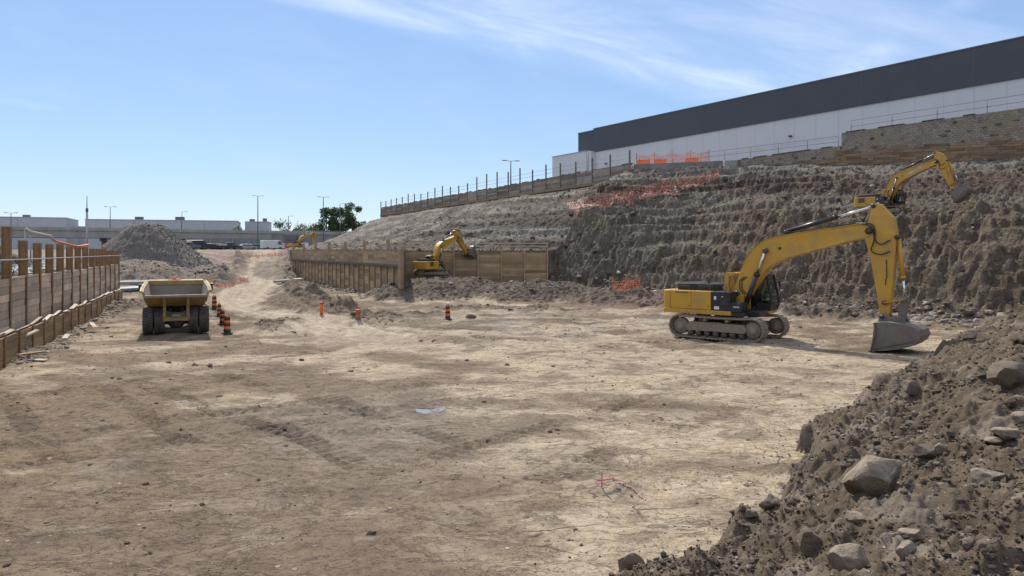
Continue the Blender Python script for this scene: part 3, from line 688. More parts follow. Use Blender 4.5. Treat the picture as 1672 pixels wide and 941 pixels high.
    mb = MB(U); mb.box((.98,-1.02,1.63),(.62,.84,.44)); mb.box((.95,-1.0,1.87),(.6,.8,.03)); sb = mb.build('step_box', M['black'], root, .02)
    
    for p, s_ in (((1.02,-1.445,1.66),(.18,.012,.05)),((1.18,-1.445,1.66),(.06,.012,.07))): mb = MB(U); mb.box(p, s_); mb.build('decal', M['white'], sb)
    mb = MB(U)
    for y in (-1.38,-.62): mb.tube([(-.35,y,2.35),(-.35,y,2.72),(.3,y,2.72),(.42,y,2.38)], .018, 6)
    mb.tube([(.7,-1.4,1.9),(.75,-1.4,2.55),(.55,-1.4,2.6),(.5,-1.4,2.38)], .018, 6); mb.build('handrail', M['dark'], root)
    mb = MB(U)
    for y0, y1 in ((-.42,-.33),(.27,.36)): mb.prism([(-.14,2.3),(.0,3.2),(.12,3.3),(.52,3.32),(.5,3.16),(.2,3.12),(.16,2.3)], y0, y1)
    mb.box((.3,-.03,3.25),(.5,.7,.08)); mb.prism([(-.1,2.2),(1.0,2.2),(1.0,1.4),(-.1,1.4)], -.42, -.36); mb.prism([(-.1,2.2),(1.0,2.2),(1.0,1.4),(-.1,1.4)], .33, .39); mb.build('boom_bracket', M['yellow'], root, .015)
    # cab
    cb = [(.38,1.46),(1.92,1.46),(2.0,1.75),(1.98,2.1),(1.74,3.16),(.55,3.2),(.38,3.05)]
    mb = MB(U)
    for y in (.5, 1.42):
        for i in range(len(cb)):
            a, b = cb[i], cb[(i+1) % len(cb)]
            mb.bar((a[0],y,a[1]),(b[0],y,b[1]), .10, .10, (0,1,0))
        mb.bar((1.05,y,1.46),(1.0,y,3.2), .09, .09, (0,1,0))
    for x, z in cb: mb.bar((x,.5,z),(x,1.42,z), .09, .09)
    mb.prism([(.4,1.46),(1.94,1.46),(1.98,1.78),(.4,1.95)], 1.375, 1.41); mb.prism([(.4,1.46),(1.94,1.46),(1.98,1.74),(.4,1.95)], .51, .545)
    mb.box((.42,.96,1.8),(.06,.9,.75)); mb.box((1.16,.96,1.47),(1.5,.9,.06)); mb.box((1.95,.96,1.6),(.05,.9,.3))
    cab = mb.build('cab', M['black'], root, .015)
    mb = MB(U); mb.prism([(.45,3.15),(1.72,3.12),(1.66,3.25),(.6,3.28)], .46, 1.46); mb.build('roof', M['black'], cab, .03)
    g = MB(U)
    for y in (.53, 1.39): g.prism([(.44,1.95),(1.0,1.9),(.97,3.12),(.58,3.12),(.44,3.0)], y-.008, y+.008); g.prism([(1.08,1.9),(1.9,1.78),(1.92,2.1),(1.7,3.09),(1.04,3.12)], y-.008, y+.008)
    g.build('side_window', M['glass'], cab)
    g = MB(U); g.add([(1.985,.55,1.78),(1.985,1.37,1.78),(1.965,1.37,2.1),(1.965,.55,2.1),(1.73,1.37,3.1),(1.73,.55,3.1)], [(0,1,2,3),(3,2,4,5)]); g.build('windscreen', M['glass'], cab)
    g = MB(U); g.box((.85,.96,1.85),(.5,.5,.3)); g.prism([(.6,1.9),(.75,1.95),(.66,2.75),(.52,2.7)], .72, 1.2); g.build('seat', M['dark'], cab, .04)
    mb = MB(U); mb.tube([(1.9,1.5,1.6),(2.05,1.55,2.0),(1.95,1.55,2.7),(1.85,1.48,2.8)], .016, 6); mb.box((1.98,1.58,2.72),(.06,.16,.26)); mb.build('mirror', M['black'], cab)
    # --- boom, stick, bucket
    top = [(.40,2.45),(.91,3.70),(1.14,4.16),(1.51,4.56),(1.9,4.84),(2.3,5.0),(3.18,5.17),(4.87,5.40),(6.34,5.58),(6.62,5.60),(6.82,5.50)]
    bot = [(6.92,5.28),(6.84,5.08),(6.62,4.98),(5.56,4.72),(4.5,4.46),(3.68,4.22),(3.1,4.06),(2.62,3.86),(2.2,3.62),(1.9,3.32),(1.65,2.94),(1.16,2.24),(.9,2.02),(.62,1.96),(.42,2.12)]
    W = lambda p: (p[0], p[1])
    prof = [B(p) for p in top+bot]
    wid = [.34 if p[0] < 5.6 else .30 for p in top+bot]
    mb = MB(U); mb.prism_t(prof, wid); bo = mb.build('boom', M['yellow'], root, .025)
    mb = MB(U)   # flange plates along top and bottom edges
    for L in (top[1:-1], bot[3:-2]):
        for a, b in zip(L[:-1], L[1:]):
            a, b = B(a), B(b); mb.bar((a[0],0,a[1]),(b[0],0,b[1]), .74, .03)
    mb.build('flange', M['yellow'], bo)
    for p, r in ((TP,.13),((2.1,4.4),.11),((2.77,4.51),.06),(FP,.14),((3.06,5.28),.09)):
        mb = MB(U); p = B(p); mb.lathe([(r*.4,-.45),(r,-.43),(r,.43),(r*.4,.45)], (p[0],0,p[1]), 14, 'y'); mb.build('pin', M['pin'], bo)
    for y in (-.22, .22):
        a, b, c = B((3.0,5.25)), B((4.5,5.42)), B((6.3,5.66)); mb = MB(U); mb.tube([(a[0],y,a[1]),(b[0],y,b[1]),(c[0],y,c[1])], .022, 6); mb.build('hydraulic_line', M['hose'], bo)
    for dx in (0,.12):
        q = [B((1.0+dx,3.1)),B((.75+dx,2.9)),B((.75+dx,2.5)),B((1.0+dx,2.25))]; mb = MB(U); mb.tube([(p[0],-.36,p[1]) for p in q], .025, 6); mb.build('hose', M['hose'], bo)
    for sy in (1,-1):
        mb = MB(U); x_ = -2.2
        for k in range(9): mb.box((x_+.085*k, sy*1.457, 2.28),(.05,.012,.07*(1 if k % 3 else .8)))
        mb.build('lettering', M['dark'], root)
    for x_ in (-2.3,-1.0): mb = MB(U); mb.tube([(x_,-1.3,2.38),(x_,-1.3,2.62),(x_+.8,-1.3,2.62),(x_+.8,-1.3,2.38)], .016, 6); mb.build('handrail', M['dark'], root)
    if boom_mark:
        mb = MB(U); r2 = random.Random(4)
        for k in range(8):
            x = 3.55+.21*k; z = 4.47+.052*k*1.15
            w = [((0,0),(0,.26)),((0,.26),(.13,.26)),((0,.13),(.12,.13)),((.13,0),(.13,.26)),((0,0),(.13,0))]
            for a, b in r2.sample(w, 3): pa, pb = B((x+a[0],z+a[1])), B((x+b[0],z+b[1])); mb.bar((pa[0],-.352,pa[1]),(pb[0],-.352,pb[1]), .05, .012, (0,1,0))
        mb.build('lettering', M['white'], bo)
    sp = [(6.86,6.42),(7.0,6.50),(7.22,6.42),(7.70,5.84),(7.84,5.05),(7.80,4.4),(7.58,1.75),(7.5,1.36),(7.28,1.28),(7.14,1.45),(7.10,2.1),(6.77,4.13),(6.56,4.95),(6.60,5.4)]
    mb = MB(U); mb.prism_t([S(p) for p in sp], [.17,.17,.2,.27,.27,.26,.2,.16,.16,.17,.2,.24,.27,.27]); st = mb.build('stick', M['yellow'], root, .02)
    for p, r, w in ((TP,.16,.34),((6.9,6.38),.1,.24),((7.36,2.11),.09,.28),(EP,.1,.42),((7.86,4.98),.09,.32)):
        mb = MB(U); p = S(p); mb.lathe([(r*.4,-w-.03),(r,-w),(r,w),(r*.4,w+.03)], (p[0],0,p[1]), 14, 'y'); mb.build('pin', M['pin'], st)
    mb = MB(U)
    a = B((6.2,5.62)); 
    for dz in (0,.22):
        q = [a, S((6.9,5.62-dz*.4)), S((7.02,5.3-dz*2)), S((6.98-dz,4.8-dz*2)), S((7.25,4.62-dz*2)), S((7.62,4.85-dz*2.2))] 
        mb.tube([(p[0],-.33-.02*dz,p[1]) for p in round_open(q)], .028, 7)
    q = [S((7.45,4.0)),S((7.47,3.2)),S((7.42,3.15)),S((7.42,2.9))]; mb.tube([(p[0],-.27,p[1]) for p in q], .018, 6)
    mb.build('hose', M['hose'], st)
    # cylinders
    def cyl(nm, p0, p1, y, rb, rr, split, mat):
        a, b = Vector((p0[0],y,p0[1])), Vector((p1[0],y,p1[1])); m = a.lerp(b, split)
        mb = MB(U); mb.tube([a, m], rb, 14); mb.tube([m-(m-a).normalized()*.08, m+(m-a).normalized()*.04], rb*1.18, 14); o = mb.build(nm, M[mat], root)
        mb = MB(U); mb.tube([m, b], rr, 12); mb.build('rod', M['chrome'], o)
        
        for e in (a, b): mb = MB(U); mb.lathe([(.05,-.09),(rb*1.1,-.08),(rb*1.1,.08),(.05,.09)], tuple(e), 12, 'y'); mb.build('rod_eye', M['dark'], o)
    for y in (-.46, .46): cyl('boom_cylinder', (1.05,1.56), B((2.1,4.4)), y, .115, .06, .60, 'black')
    cyl('stick_cylinder', B((3.06,5.33)), S((6.9,6.38)), 0, .11, .058, .56, 'black')
    J = S(rot2((8.14,2.3), (7.36,2.11), a3*.55))
    cyl('bucket_cylinder', S((7.86,4.98)), J, 0, .10, .055, .66, 'yellow')
    pa, ear = S((7.36,2.11)), K((8.0,1.42))
    for y in (-.27,.27): mb = MB(U); mb.bar((pa[0],y,pa[1]),(J[0],y,J[1]), .06, .16, (0,1,0)); mb.build('link', M['yellow'], st, .01)
    mb = MB(U); mb.bar((J[0],0,J[1]),(ear[0],0,ear[1]), .3, .28, (0,1,0)); mb.lathe([(.05,-.34),(.11,-.32),(.11,.32),(.05,.34)], (J[0],0,J[1]), 12, 'y'); mb.build('link', M['bucket'], st, .02)
    out = [(6.98,.03),(7.5,.07),(8.14,.2),(8.58,.36),(8.83,.56),(8.93,.80),(8.86,1.03),(8.62,1.19),(8.2,1.29),(7.6,1.33),(7.13,1.27)]
    cen = (7.9,.75); inn = [(cen[0]+(x-cen[0])*.94, cen[1]+(z-cen[1])*.93) for x, z in out]
    mb = MB(U); poly = out+inn[::-1]
    Kp = [K(p) for p in poly]; n = len(out); w = .82
    for i in range(n-1):
        q = [Kp[i],Kp[i+1],Kp[2*n-2-i],Kp[2*n-1-i]]; mb.prism(q, -w, w)
    side = [K(p) for p in out]
    mb.prism(side, -w-.03, -w+.025); mb.prism(side, w-.025, w+.03)
    bk = mb.build('bucket', M['bucket'], root, .008)
    mb = MB(U)
    for y0 in (-w-.055, w+.03):
        L = [(6.98,.03),(7.10,.5),(7.17,.9),(7.13,1.27)]
        for a, b in zip(L[:-1], L[1:]): a, b = K(a), K(b); mb.bar((a[0],y0+.0125,a[1]),(b[0],y0+.0125,b[1]), .05, .16, (0,1,0))
        a, b = K((7.0,.12)), K((8.75,.62)); mb.bar((a[0],y0+.0125,a[1]),(b[0],y0+.0125,b[1]), .03, .10, (0,1,0))
    mb.build('side_cutter', M['bucket'], bk)
    for y in (-.38,-.26,.26,.38): mb = MB(U); mb.prism([K(p) for p in ((7.18,1.25),(7.16,1.55),(7.32,1.66),(7.62,1.52),(7.95,1.58),(8.14,1.5),(8.25,1.24))], y-.03, y+.03); mb.build('hinge_ear', M['bucket'], bk, .01)
    for i in range(5):
        y = -.72+.36*i; mb = MB(U); a, b = K((7.12,.06)), K((6.84,.0)); mb.bar((a[0],y,a[1]),(b[0],y,b[1]), .13, .07, (0,0,1)); mb.build('tooth', M['bucket'], bk, .012)
    return root
def round_open(q):
    r = [q[0]]
    for i in range(1, len(q)-1):
        a, b, c = q[i-1], q[i], q[i+1]
        for t in (.25,.5,.75): r.append(tuple((1-t)**2*(a[k]+b[k])/2+2*t*(1-t)*b[k]+t*t*(b[k]+c[k])/2 for k in (0,1)))
    return r+[q[-1]]

excavator('large yellow excavator standing on the pit floor with its bucket resting on the ground', (11.0,37.3,.02), R(-41), R(-42))
excavator('small yellow excavator high on the slope below the stone wall, arm stretched out', (30.4,60.2,hz(30.4,60.2)+.5), R(-40), R(-52), .66, R(8), R(11), R(8), boom_mark=True, name='excavator', grille=True)
_m = (-7.9,72.6); excavator('yellow excavator on the dark earth mound in front of the brown timber wall, bucket raised', (*_m, 1.82), R(20), R(60), .66, R(7), R(34), R(28), grille=True)
_m = ray_ground(480,407,120,240); excavator('distant yellow excavator with arched boom beside the grey abutment', (-46.8,160,4.6), R(20), R(50), .62, R(4), R(-14), R(10))

# ------------------------------------------------------------------ dump truck seen from behind
def wheel(root, x, y, w=.5, r=.69, out=1):
    mb = MB(); h = w/2
    mb.lathe([(.36,-h*.8),(.50,-h),(r-.08,-h),(r-.03,-h*.9),(r-.03,h*.9),(r-.08,h),(.50,h),(.36,h*.8)], (0,0,0), 36, 'y')
    for k in range(30):
        t = 2*math.pi*k/30
        for s_ in (-1,1):
            tt = t+(.105 if s_ > 0 else 0); mb.box(((r-.015)*math.cos(tt), s_*h*.5, (r-.015)*math.sin(tt)), (.05,h*.86,.085), Matrix.Rotation(-tt,3,'Y') @ Matrix.Rotation(s_*.35,3,'X'))
    o = mb.build('wheel', M['tyre'], root, loc=(x,y,r))
    mb = MB(); mb.lathe([(.0,out*h*.25),(.15,out*h*.3),(.17,out*h*.5),(.3,out*h*.45),(.36,out*h*.8),(.38,out*h*.8),(.38,-out*h*.5)], (0,0,0), 24, 'y'); mb.build('rim', M['yellow_old'], o)
def truck():
    x0, y0 = -17.95, 39.3
    r = empty('dump_truck', (x0,y0,hz(x0,y0)-.02), R(90+24.5), 'dusty yellow dump truck parked beside the left timber wall, empty bed seen from behind', 'dump truck')
    for y, o in ((1.36,1),(.80,-1),(-.80,1),(-1.36,-1)): wheel(r, 0, y, .5, .69, o)
    for y, o in ((1.2,1),(-1.2,-1)): wheel(r, 3.7, y, .5, .69, o)
    mb = MB()
    for y in (-.42,.42): mb.bar((-.7,y,1.08),(4.9,y,1.08), .16, .3)
    for x in (-.65,.9,2.4,4.3): mb.box((x,0,1.05),(.15,.8,.22))
    mb.build('chassis', M['dark'], r, .01)
    mb = MB(); mb.lathe([(.05,-1.1),(.2,-1.05),(.22,-.4),(.40,-.25),(.42,0),(.40,.25),(.22,.4),(.2,1.05),(.05,1.1)], (0,0,.69), 18, 'y'); mb.box((.3,0,.85),(.9,.7,.3)); mb.build('rear_axle', M['dark'], r)
    mb = MB(); mb.box((-.62,0,.92),(.14,1.3,.46)); mb.box((-.72,0,.78),(.2,.5,.12)); cr = mb.build('rear_crossmember', M['yellow_old'], r, .02)
    for y in (-.55,.55): mb = MB(); mb.box((-.71,y,.98),(.05,.14,.1)); mb.build('tail_light', M['red'], cr)
    mb = MB(); mb.box((-.80,0,1.0),(.02,.42,.13)); mb.build('number_plate', M['steelgrey'], cr)
    for y in (-.3,.3): mb = MB(); mb.tube([(-.3,y,1.0),(1.4,y*.8,1.75)], .09, 12); mb.build('hoist_cylinder', M['dark'], r)
    # bed: outer shell, inner liner, lip, ribs
    def sec(x): # half widths and heights along the bed
        return dict(zf=float(np.interp(x,[-1.25,-.2,3.3],[2.06,1.52,1.34])), zt=float(np.interp(x,[-1.25,-.6,3.3],[2.30,2.46,2.66])), wb=float(np.interp(x,[-1.25,-.2,3.3],[1.50,1.36,1.30])), wt=float(np.interp(x,[-1.25,3.3],[1.62,1.52])))
    xs = [-1.25,-.75,-.2,.8,1.9,3.3]; T_ = .05
    mb = MB()
    for a, b in zip(xs[:-1], xs[1:]):
        A, B_ = sec(a), sec(b)
        P = []
        for x, q in ((a,A),(b,B_)):
            P += [(x,-q['wt'],q['zt']),(x,-q['wb'],q['zf']-.06),(x,q['wb'],q['zf']-.06),(x,q['wt'],q['zt']),(x,q['wt']-.09,q['zt']),(x,q['wb']-.07,q['zf']),(x,-q['wb']+.07,q['zf']),(x,-q['wt']+.09,q['zt'])]
        fs = [(i,(i+1)%8,8+(i+1)%8,8+i) for i in range(8)]
        if a == xs[0]: fs += [(0,1,6,7),(1,2,5,6),(2,3,4,5)]
        mb.add(P, fs)
    bed = mb.build('dump_bed', M['yellow_old'], r)
    mb = MB(); q = sec(3.3); mb.add([(3.28,-q['wt'],q['zt']),(3.28,-q['wb'],q['zf']-.06),(3.28,q['wb'],q['zf']-.06),(3.28,q['wt'],q['zt']),(3.36,-q['wt'],q['zt']),(3.36,-q['wb'],q['zf']-.06),(3.36,q['wb'],q['zf']-.06),(3.36,q['wt'],q['zt'])], [(0,1,2,3),(7,6,5,4),(0,3,7,4),(0,4,5,1),(3,2,6,7),(1,5,6,2)])
    mb.box((3.3,0,2.56),(.16,3.1,.24)); mb.box((4.1,0,2.66),(1.6,2.9,.08)); mb.build('headboard', M['yellow_old'], bed, .015)
    mb = MB()
    for a, b in zip(xs[:-1], xs[1:]):
        P = []
        for x in (a, b):
            q = sec(x); f = .10/(q['zt']-q['zf']); w1, w2 = (q['wt']-.09)*(1-f)+(q['wb']-.07)*f-.012, q['wb']-.082; zt = q['zt']-.10
            P += [(x,-w1,zt),(x,-w2,q['zf']+.012),(x,w2,q['zf']+.012),(x,w1,zt)]
        mb.add(P, [(0,1,5,4),(1,2,6,5),(2,3,7,6)])
    q = sec(3.26); mb.add([(3.262,-q['wt']+.11,2.44),(3.262,-q['wb']+.09,q['zf']+.012),(3.262,q['wb']-.09,q['zf']+.012),(3.262,q['wt']-.11,2.44)], [(0,1,2,3)])
    mb.build('bed_liner', M['steelgrey'], bed)
    mb = MB(); mb.box((-1.27,0,2.04),(.16,3.06,.13)); mb.build('tail_lip', M['steelgrey'], bed, .02)
    for y in (-.56,.56):
        mb = MB(); mb.prism([(-1.24,1.98),(-.98,1.86),(-.62,1.5),(-.6,.92),(-.78,.92),(-.84,1.4),(-1.2,1.9)], y-.07, y+.07); mb.build('hinge_arm', M['yellow_old'], bed, .015)
    for y in (-1.62,1.62):
        mb = MB(); s_ = 1 if y > 0 else -1
        for x in (-.5,.45,1.4,2.4): q = sec(x); mb.bar((x,s_*(q['wt']+.03),q['zt']-.02),(x,s_*(q['wb']+.03),q['zf']), .1, .1)
        mb.bar((-1.25,s_*1.65,2.29),(-.6,s_*1.64,2.45), .1, .09); mb.bar((-.6,s_*1.64,2.45),(3.3,s_*1.56,2.65), .1, .09); mb.build('side_rib', M['yellow_old'], bed)
    mb = MB(); mb.box((4.35,.55,1.85),(1.3,1.3,1.4)); mb.box((4.5,-.6,1.55),(1.4,1.0,.75)); mb.prism([(3.6,1.0),(5.4,1.0),(5.4,1.35),(3.6,1.35)], -1.35, 1.35); cab = mb.build('cab', M['yellow_old'], r, .05)
    mb = MB(); mb.box((5.005,.55,2.1),(.012,1.05,.6)); mb.box((4.4,1.205,2.1),(.9,.012,.55)); mb.build('window', M['glass'], cab)
    mb = MB(); mb.lathe([(.09,2.70),(.09,2.82),(.05,2.88),(.0,2.88)], (3.75,.1,0), 12); mb.box((3.8,.1,2.72),(.5,.7,.06)); mb.build('beacon', M['orange'], cab)
    for s_ in (1,-1):
        mb = MB(); mb.tube([(4.6,s_*1.2,2.2),(4.6,s_*1.85,2.3)], .025, 6); mb.box((4.58,s_*1.86,2.24),(.1,.28,.42)); mb.build('mirror', M['black'], cab, .02)
truck()

# ------------------------------------------------------------------ banded drums and small site markers
def drum(loc, label, h=.95, group='orange and black banded traffic drums'):
    r = empty('traffic_drum', loc, rnd.random()*6, label, 'traffic drum', group); k = h/.95
    mb = MB(); mb.lathe([(.0,0),(.27*k,0),(.28*k,.05*k),(.21*k,.09*k),(.20*k,.09*k)], (0,0,0), 20); mb.build('rubber_base', M['drumblack'], r)
    zs = [.08,.25,.40,.55,.70,.85,.93]; rr = lambda z: (.185-.055*z)*k
    for i, (a, b) in enumerate(zip(zs[:-1], zs[1:])):
        mb = MB(); d = .012*(i % 2); mb.lathe([(rr(a)-d-.01,a*k),(rr(a)-d,a*k+.004),(rr(b)-d,b*k-.004),(rr(b)-d-.01,b*k)], (0,0,0), 20); mb.build('orange_band' if i % 2 else 'black_band', M['orange' if i % 2 else 'drumblack'], r)
    mb = MB(); mb.lathe([(.125*k,.925*k),(.08*k,.95*k),(.04*k,.95*k)], (0,0,0), 16); mb.tube([(-.06*k,0,.94*k),(-.06*k,0,1.0*k),(.06*k,0,1.0*k),(.06*k,0,.94*k)], .015, 6); mb.build('handle', M['drumblack'], r)
for (px, py, h, lb) in [(371,545,1.0,'banded orange traffic drum nearest to the camera, beside the parked dump truck'),(363,530,.9,'orange and black drum second from the nearest in the row by the dump truck'),(358,517,.85,'orange drum third from the nearest in the row by the dump truck'),(350,505,.95,'farthest and slimmest orange drum of the row by the dump truck'),(731,522,.95,'lone orange and black drum in front of the dark earth mound')]:
    x, y, z = ray_ground(px, py); drum((x, y, z-.02), lb, h)
def at(px, py, Y): return ((px-CX)/F*Y, Y, HC-(py-YH)/F*Y)
x, y, z = ray_ground(525,513); r = empty('marker_post', (x,y,z-.05), 0, 'short rusty orange marker post standing by the brown spoil', 'marker post'); mb = MB(); mb.tube([(0,0,0),(0,0,.75)], .11, 12); mb.build('post', M['orange'], r); mb = MB(); mb.lathe([(.12,.72),(.13,.8),(.06,.86),(.0,.86)], (0,0,0), 12); mb.build('cap', M['red'], r)
x, y, z = ray_ground(585,520); r = empty('pipe_stub', (x,y,z-.05), 0, 'stubby brown capped pipe stub poking out of the pit floor', 'pipe stub'); mb = MB(); mb.lathe([(.2,0),(.15,.1),(.12,.42),(.16,.44),(.16,.56),(.0,.56)], (0,0,0), 14); mb.build('pipe', M['pile'], r); mb = MB(); mb.lathe([(.17,.5),(.17,.58),(.0,.6)], (0,0,0), 14); mb.build('collar', M['orange'], r)
x, y, z = ray_ground(982,797); mb = MB(); mb.bar((0,0,-.05),(.01,0,.29), .02, .02); mb.bar((-.08,.0,.13),(.24,.05,.15), .008, .022); tag(mb.build('survey_stake', M['pink'], loc=(x,y,z)), 'bright pink survey stake with ribbon by the small rubble heap', 'survey stake')
# ------------------------------------------------------------------ retaining walls
def hbeam(mb, x, y0, y1, z0, z1, w=.26, t=.03, lean=0):
    """H section standing at x, flanges facing y"""
    ym = (y0+y1)/2; zc = (z0+z1)/2; h = z1-z0
    mb.box((x,y0+t/2,zc),(w,t,h)); mb.box((x,y1-t/2,zc),(w,t,h)); mb.box((x,ym,zc),(t,abs(y1-y0)-2*t-.002,h))
def boards(mb, x0, x1, y, z0, z1, bh, th=.08, jit=.012, r2=rnd, gap=.012):
    z = z0
    while z < z1-.05:
        h = min(bh*(.85+.3*r2.random()), z1-z); mb.cur = r2.random()
        mb.box(((x0+x1)/2, y+r2.uniform(-jit,jit), z+h/2), (x1-x0, th, h-gap), Matrix.Rotation(r2.uniform(-.004,.004),3,'Y'))
        z += h
def frame_obj(name, A, D, label, cat, z=0, group=None): return empty(name, (A[0],A[1],z), math.atan2(D[1],D[0]), label, cat, group)
def left_wall():
    r = frame_obj('retaining_wall', LWA, LD, 'timber and steel retaining wall along the left edge of the pit, with tall rusty piles', 'retaining wall')
    r2 = random.Random(3); S0, S1, st = -6.28, 37.9, 2.75
    xs = np.arange(S0, S1, st)
    for i, x in enumerate(xs):
        mb = MB(); top = 4.85-.5*x/38+.12*r2.random(); 
        if i == 3: top = 5.4
        hbeam(mb, x, .36, .70, -.3, top, .19); mb.build('soldier_pile', M['pile'], r)
        if i+1 < len(xs):
            mb = MB(); boards(mb, x+.03, xs[i+1]-.03, .47, 1.0, 3.26+.06*r2.random(), .31, .09, .02, r2); mb.build('timber_lagging', M['lagging'], r, .008, seg=1)
    for i, x in enumerate(np.arange(S0+.9, S1, 2.28)):
        mb = MB(); mb.box((x,-.06,.5),(.14,.05,1.5)); mb.build('front_pile', M['pile'], r, .01)
        mb = MB(); boards(mb, x-2.24, x+.0, .03, -.35, 1.12, .24, .08, .012, r2); mb.build('lower_lagging', M['lagging_low'], r, .006, seg=1)
        mb = MB(); mb.cur = r2.random(); a = r2.uniform(-.02,.05); L = 2.1*r2.uniform(.7,1); mb.box((x-1.1+r2.uniform(-.4,.4), .02+r2.uniform(-.02,.12), 1.19+.03*(i%2)+abs(a)*L*.4), (2.25*r2.uniform(.55,1.0),.15*r2.uniform(.7,1.3),.05), Matrix.Rotation(r2.uniform(-.07,.07),3,'Z') @ Matrix.Rotation(-a*2,3,'Y') @ Matrix.Rotation(r2.uniform(-.5,.4),3,'X')); mb.build('cap_plank', M['plank'], r, .008, seg=1)
    mb = MB(); mb.box(((S0+S1)/2,.22,.86),(S1-S0,.26,.14)); mb.build('waler', M['dark'], r)
    mb = MB()
    for i in range(0, len(xs)-1, 2): mb.tube([(xs[i]-.3,.33,4.05-.02*i/9),(xs[min(i+3,len(xs)-1)]+.2,.33,4.02)], .03, 6)
    mb.build('top_rail', M['galv'], r)
left_wall()
def pile_wall(name, A, B, label, z0, z1, step, top, waler=None, r2=random.Random(5), lagm='lagging_far', pm='pile_far', bh=.3, rails=None, jag=.0, pw=.15):
    A, B = np.array(A, float), np.array(B, float); L = np.linalg.norm(B-A); D = (B-A)/L
    r = frame_obj(name, A, D, label, 'retaining wall')
    n = int(L/step); xs = np.linspace(0, L, n+1)
    for i, x in enumerate(xs):
        mb = MB(); t = top(i) if callable(top) else top; zz = z0(x) if callable(z0) else z0
        hbeam(mb, x, .36, .06, zz-.6, t, pw); mb.build('soldier_pile', M[pm], r)
        if i < n:
            zt = z1-jag*r2.random()
            mb = MB(); boards(mb, x+.02, xs[i+1]-.02, .2, zz-.4, zt, bh, .08, .015, r2); mb.build('timber_lagging', M[lagm], r)
    if waler:
        for i in range(n): mb = MB(); boards(mb, xs[i]+.01, xs[i+1]-.01, .015, waler+.12, z1, bh, .06, .012, r2); mb.build('upper_lagging', M[lagm], r)
        mb = MB(); mb.box((L/2,-.06,waler),(L,.2,.22)); mb.build('waler', M['dark'], r)
    if rails:
        for zr in rails: mb = MB(); mb.bar((0,.02,zr),(L,.02,zr+.02), .07, .1); mb.build('guard_rail', M['plank'], r)
    return r
# piles of the two lower walls stand on the pit side of the cut (y axis of each wall points to the hill or away from it)
pile_wall('pile_wall', (-34.35,114.8), (-10.05,65.75), 'long brown timber wall with close set piles leading to the far end of the pit', 0, 4.42, 2.05, lambda i: 4.62 if i % 4 else 5.5, 3.05, rails=None)
w2 = pile_wall('pile_wall', (-11.2,77.3), (3.9,80.4), 'short brown timber wall behind the excavator on the earth mound', 0, 4.3, 2.55, lambda i: 4.5 if i % 2 else 5.35, None, rails=[4.9,5.22])
mb = MB(); hbeam(mb, .3, .30, 0, -.5, 4.6); 
wr = pile_wall('pile_wall', (-9.85,65.7), (-11.35,77.4), 'narrow end return of the brown timber wall beside the earth mound', 0, 4.35, 2.9, 4.55)
# crest wall: posts with cables along the top of the slope
def crest_wall():
    A, B = np.array((-33.4,189.4)), np.array((15.3,93.6)); D = (B-A)/np.linalg.norm(B-A); L = np.linalg.norm(B-A); n = 25
    r = frame_obj('crest_wall', A, D, 'weathered timber wall with tall posts and cables along the crest left of the warehouse', 'retaining wall')
    r2 = random.Random(9); xs = np.linspace(0, L, n+1); tops = []
    for i, x in enumerate(xs):
        t = 17.0+(1.3*r2.random() if r2.random() < .45 else .25*r2.random()); tops.append(t)
        mb = MB(); hbeam(mb, x, -.5, -.3, 12.6, t, .13); mb.build('soldier_pile', M['pile_grey'], r)
        if i < n:
            mb = MB(); boards(mb, x+.02, xs[i+1]-.02, -.33, 13.0, 15.45+.12*r2.random(), .27, .08, .03, r2); mb.build('timber_lagging', M['lagging_crest'], r)
    mb = MB(); mb.box((L/2,-.58,13.55),(L,.14,.3)); mb.build('waler', M['lagging_low'], r)
    for zr in (16.25,16.85):
        mb = MB(); p = []
        for i, x in enumerate(xs):
            p.append((x,-.38,zr))
            if i < n: p.append((x+L/n/2,-.38,zr-.06))
        mb.tube(p, .022, 5); mb.build('cable', M['polegrey'], r)
    mb = MB()
    for k in range(150):
        x = r2.uniform(0,L); mb.box((x,r2.uniform(-.3,.3),15.52),(r2.uniform(.2,.7),.3,r2.uniform(.1,.35)))
    mb.build('coping_rubble', M['rock_dk'], r)
crest_wall()
M['stone_grey'] = pmat('dirty curb concrete', (.26,.24,.21), (.19,.17,.145), .8, .9, .3)
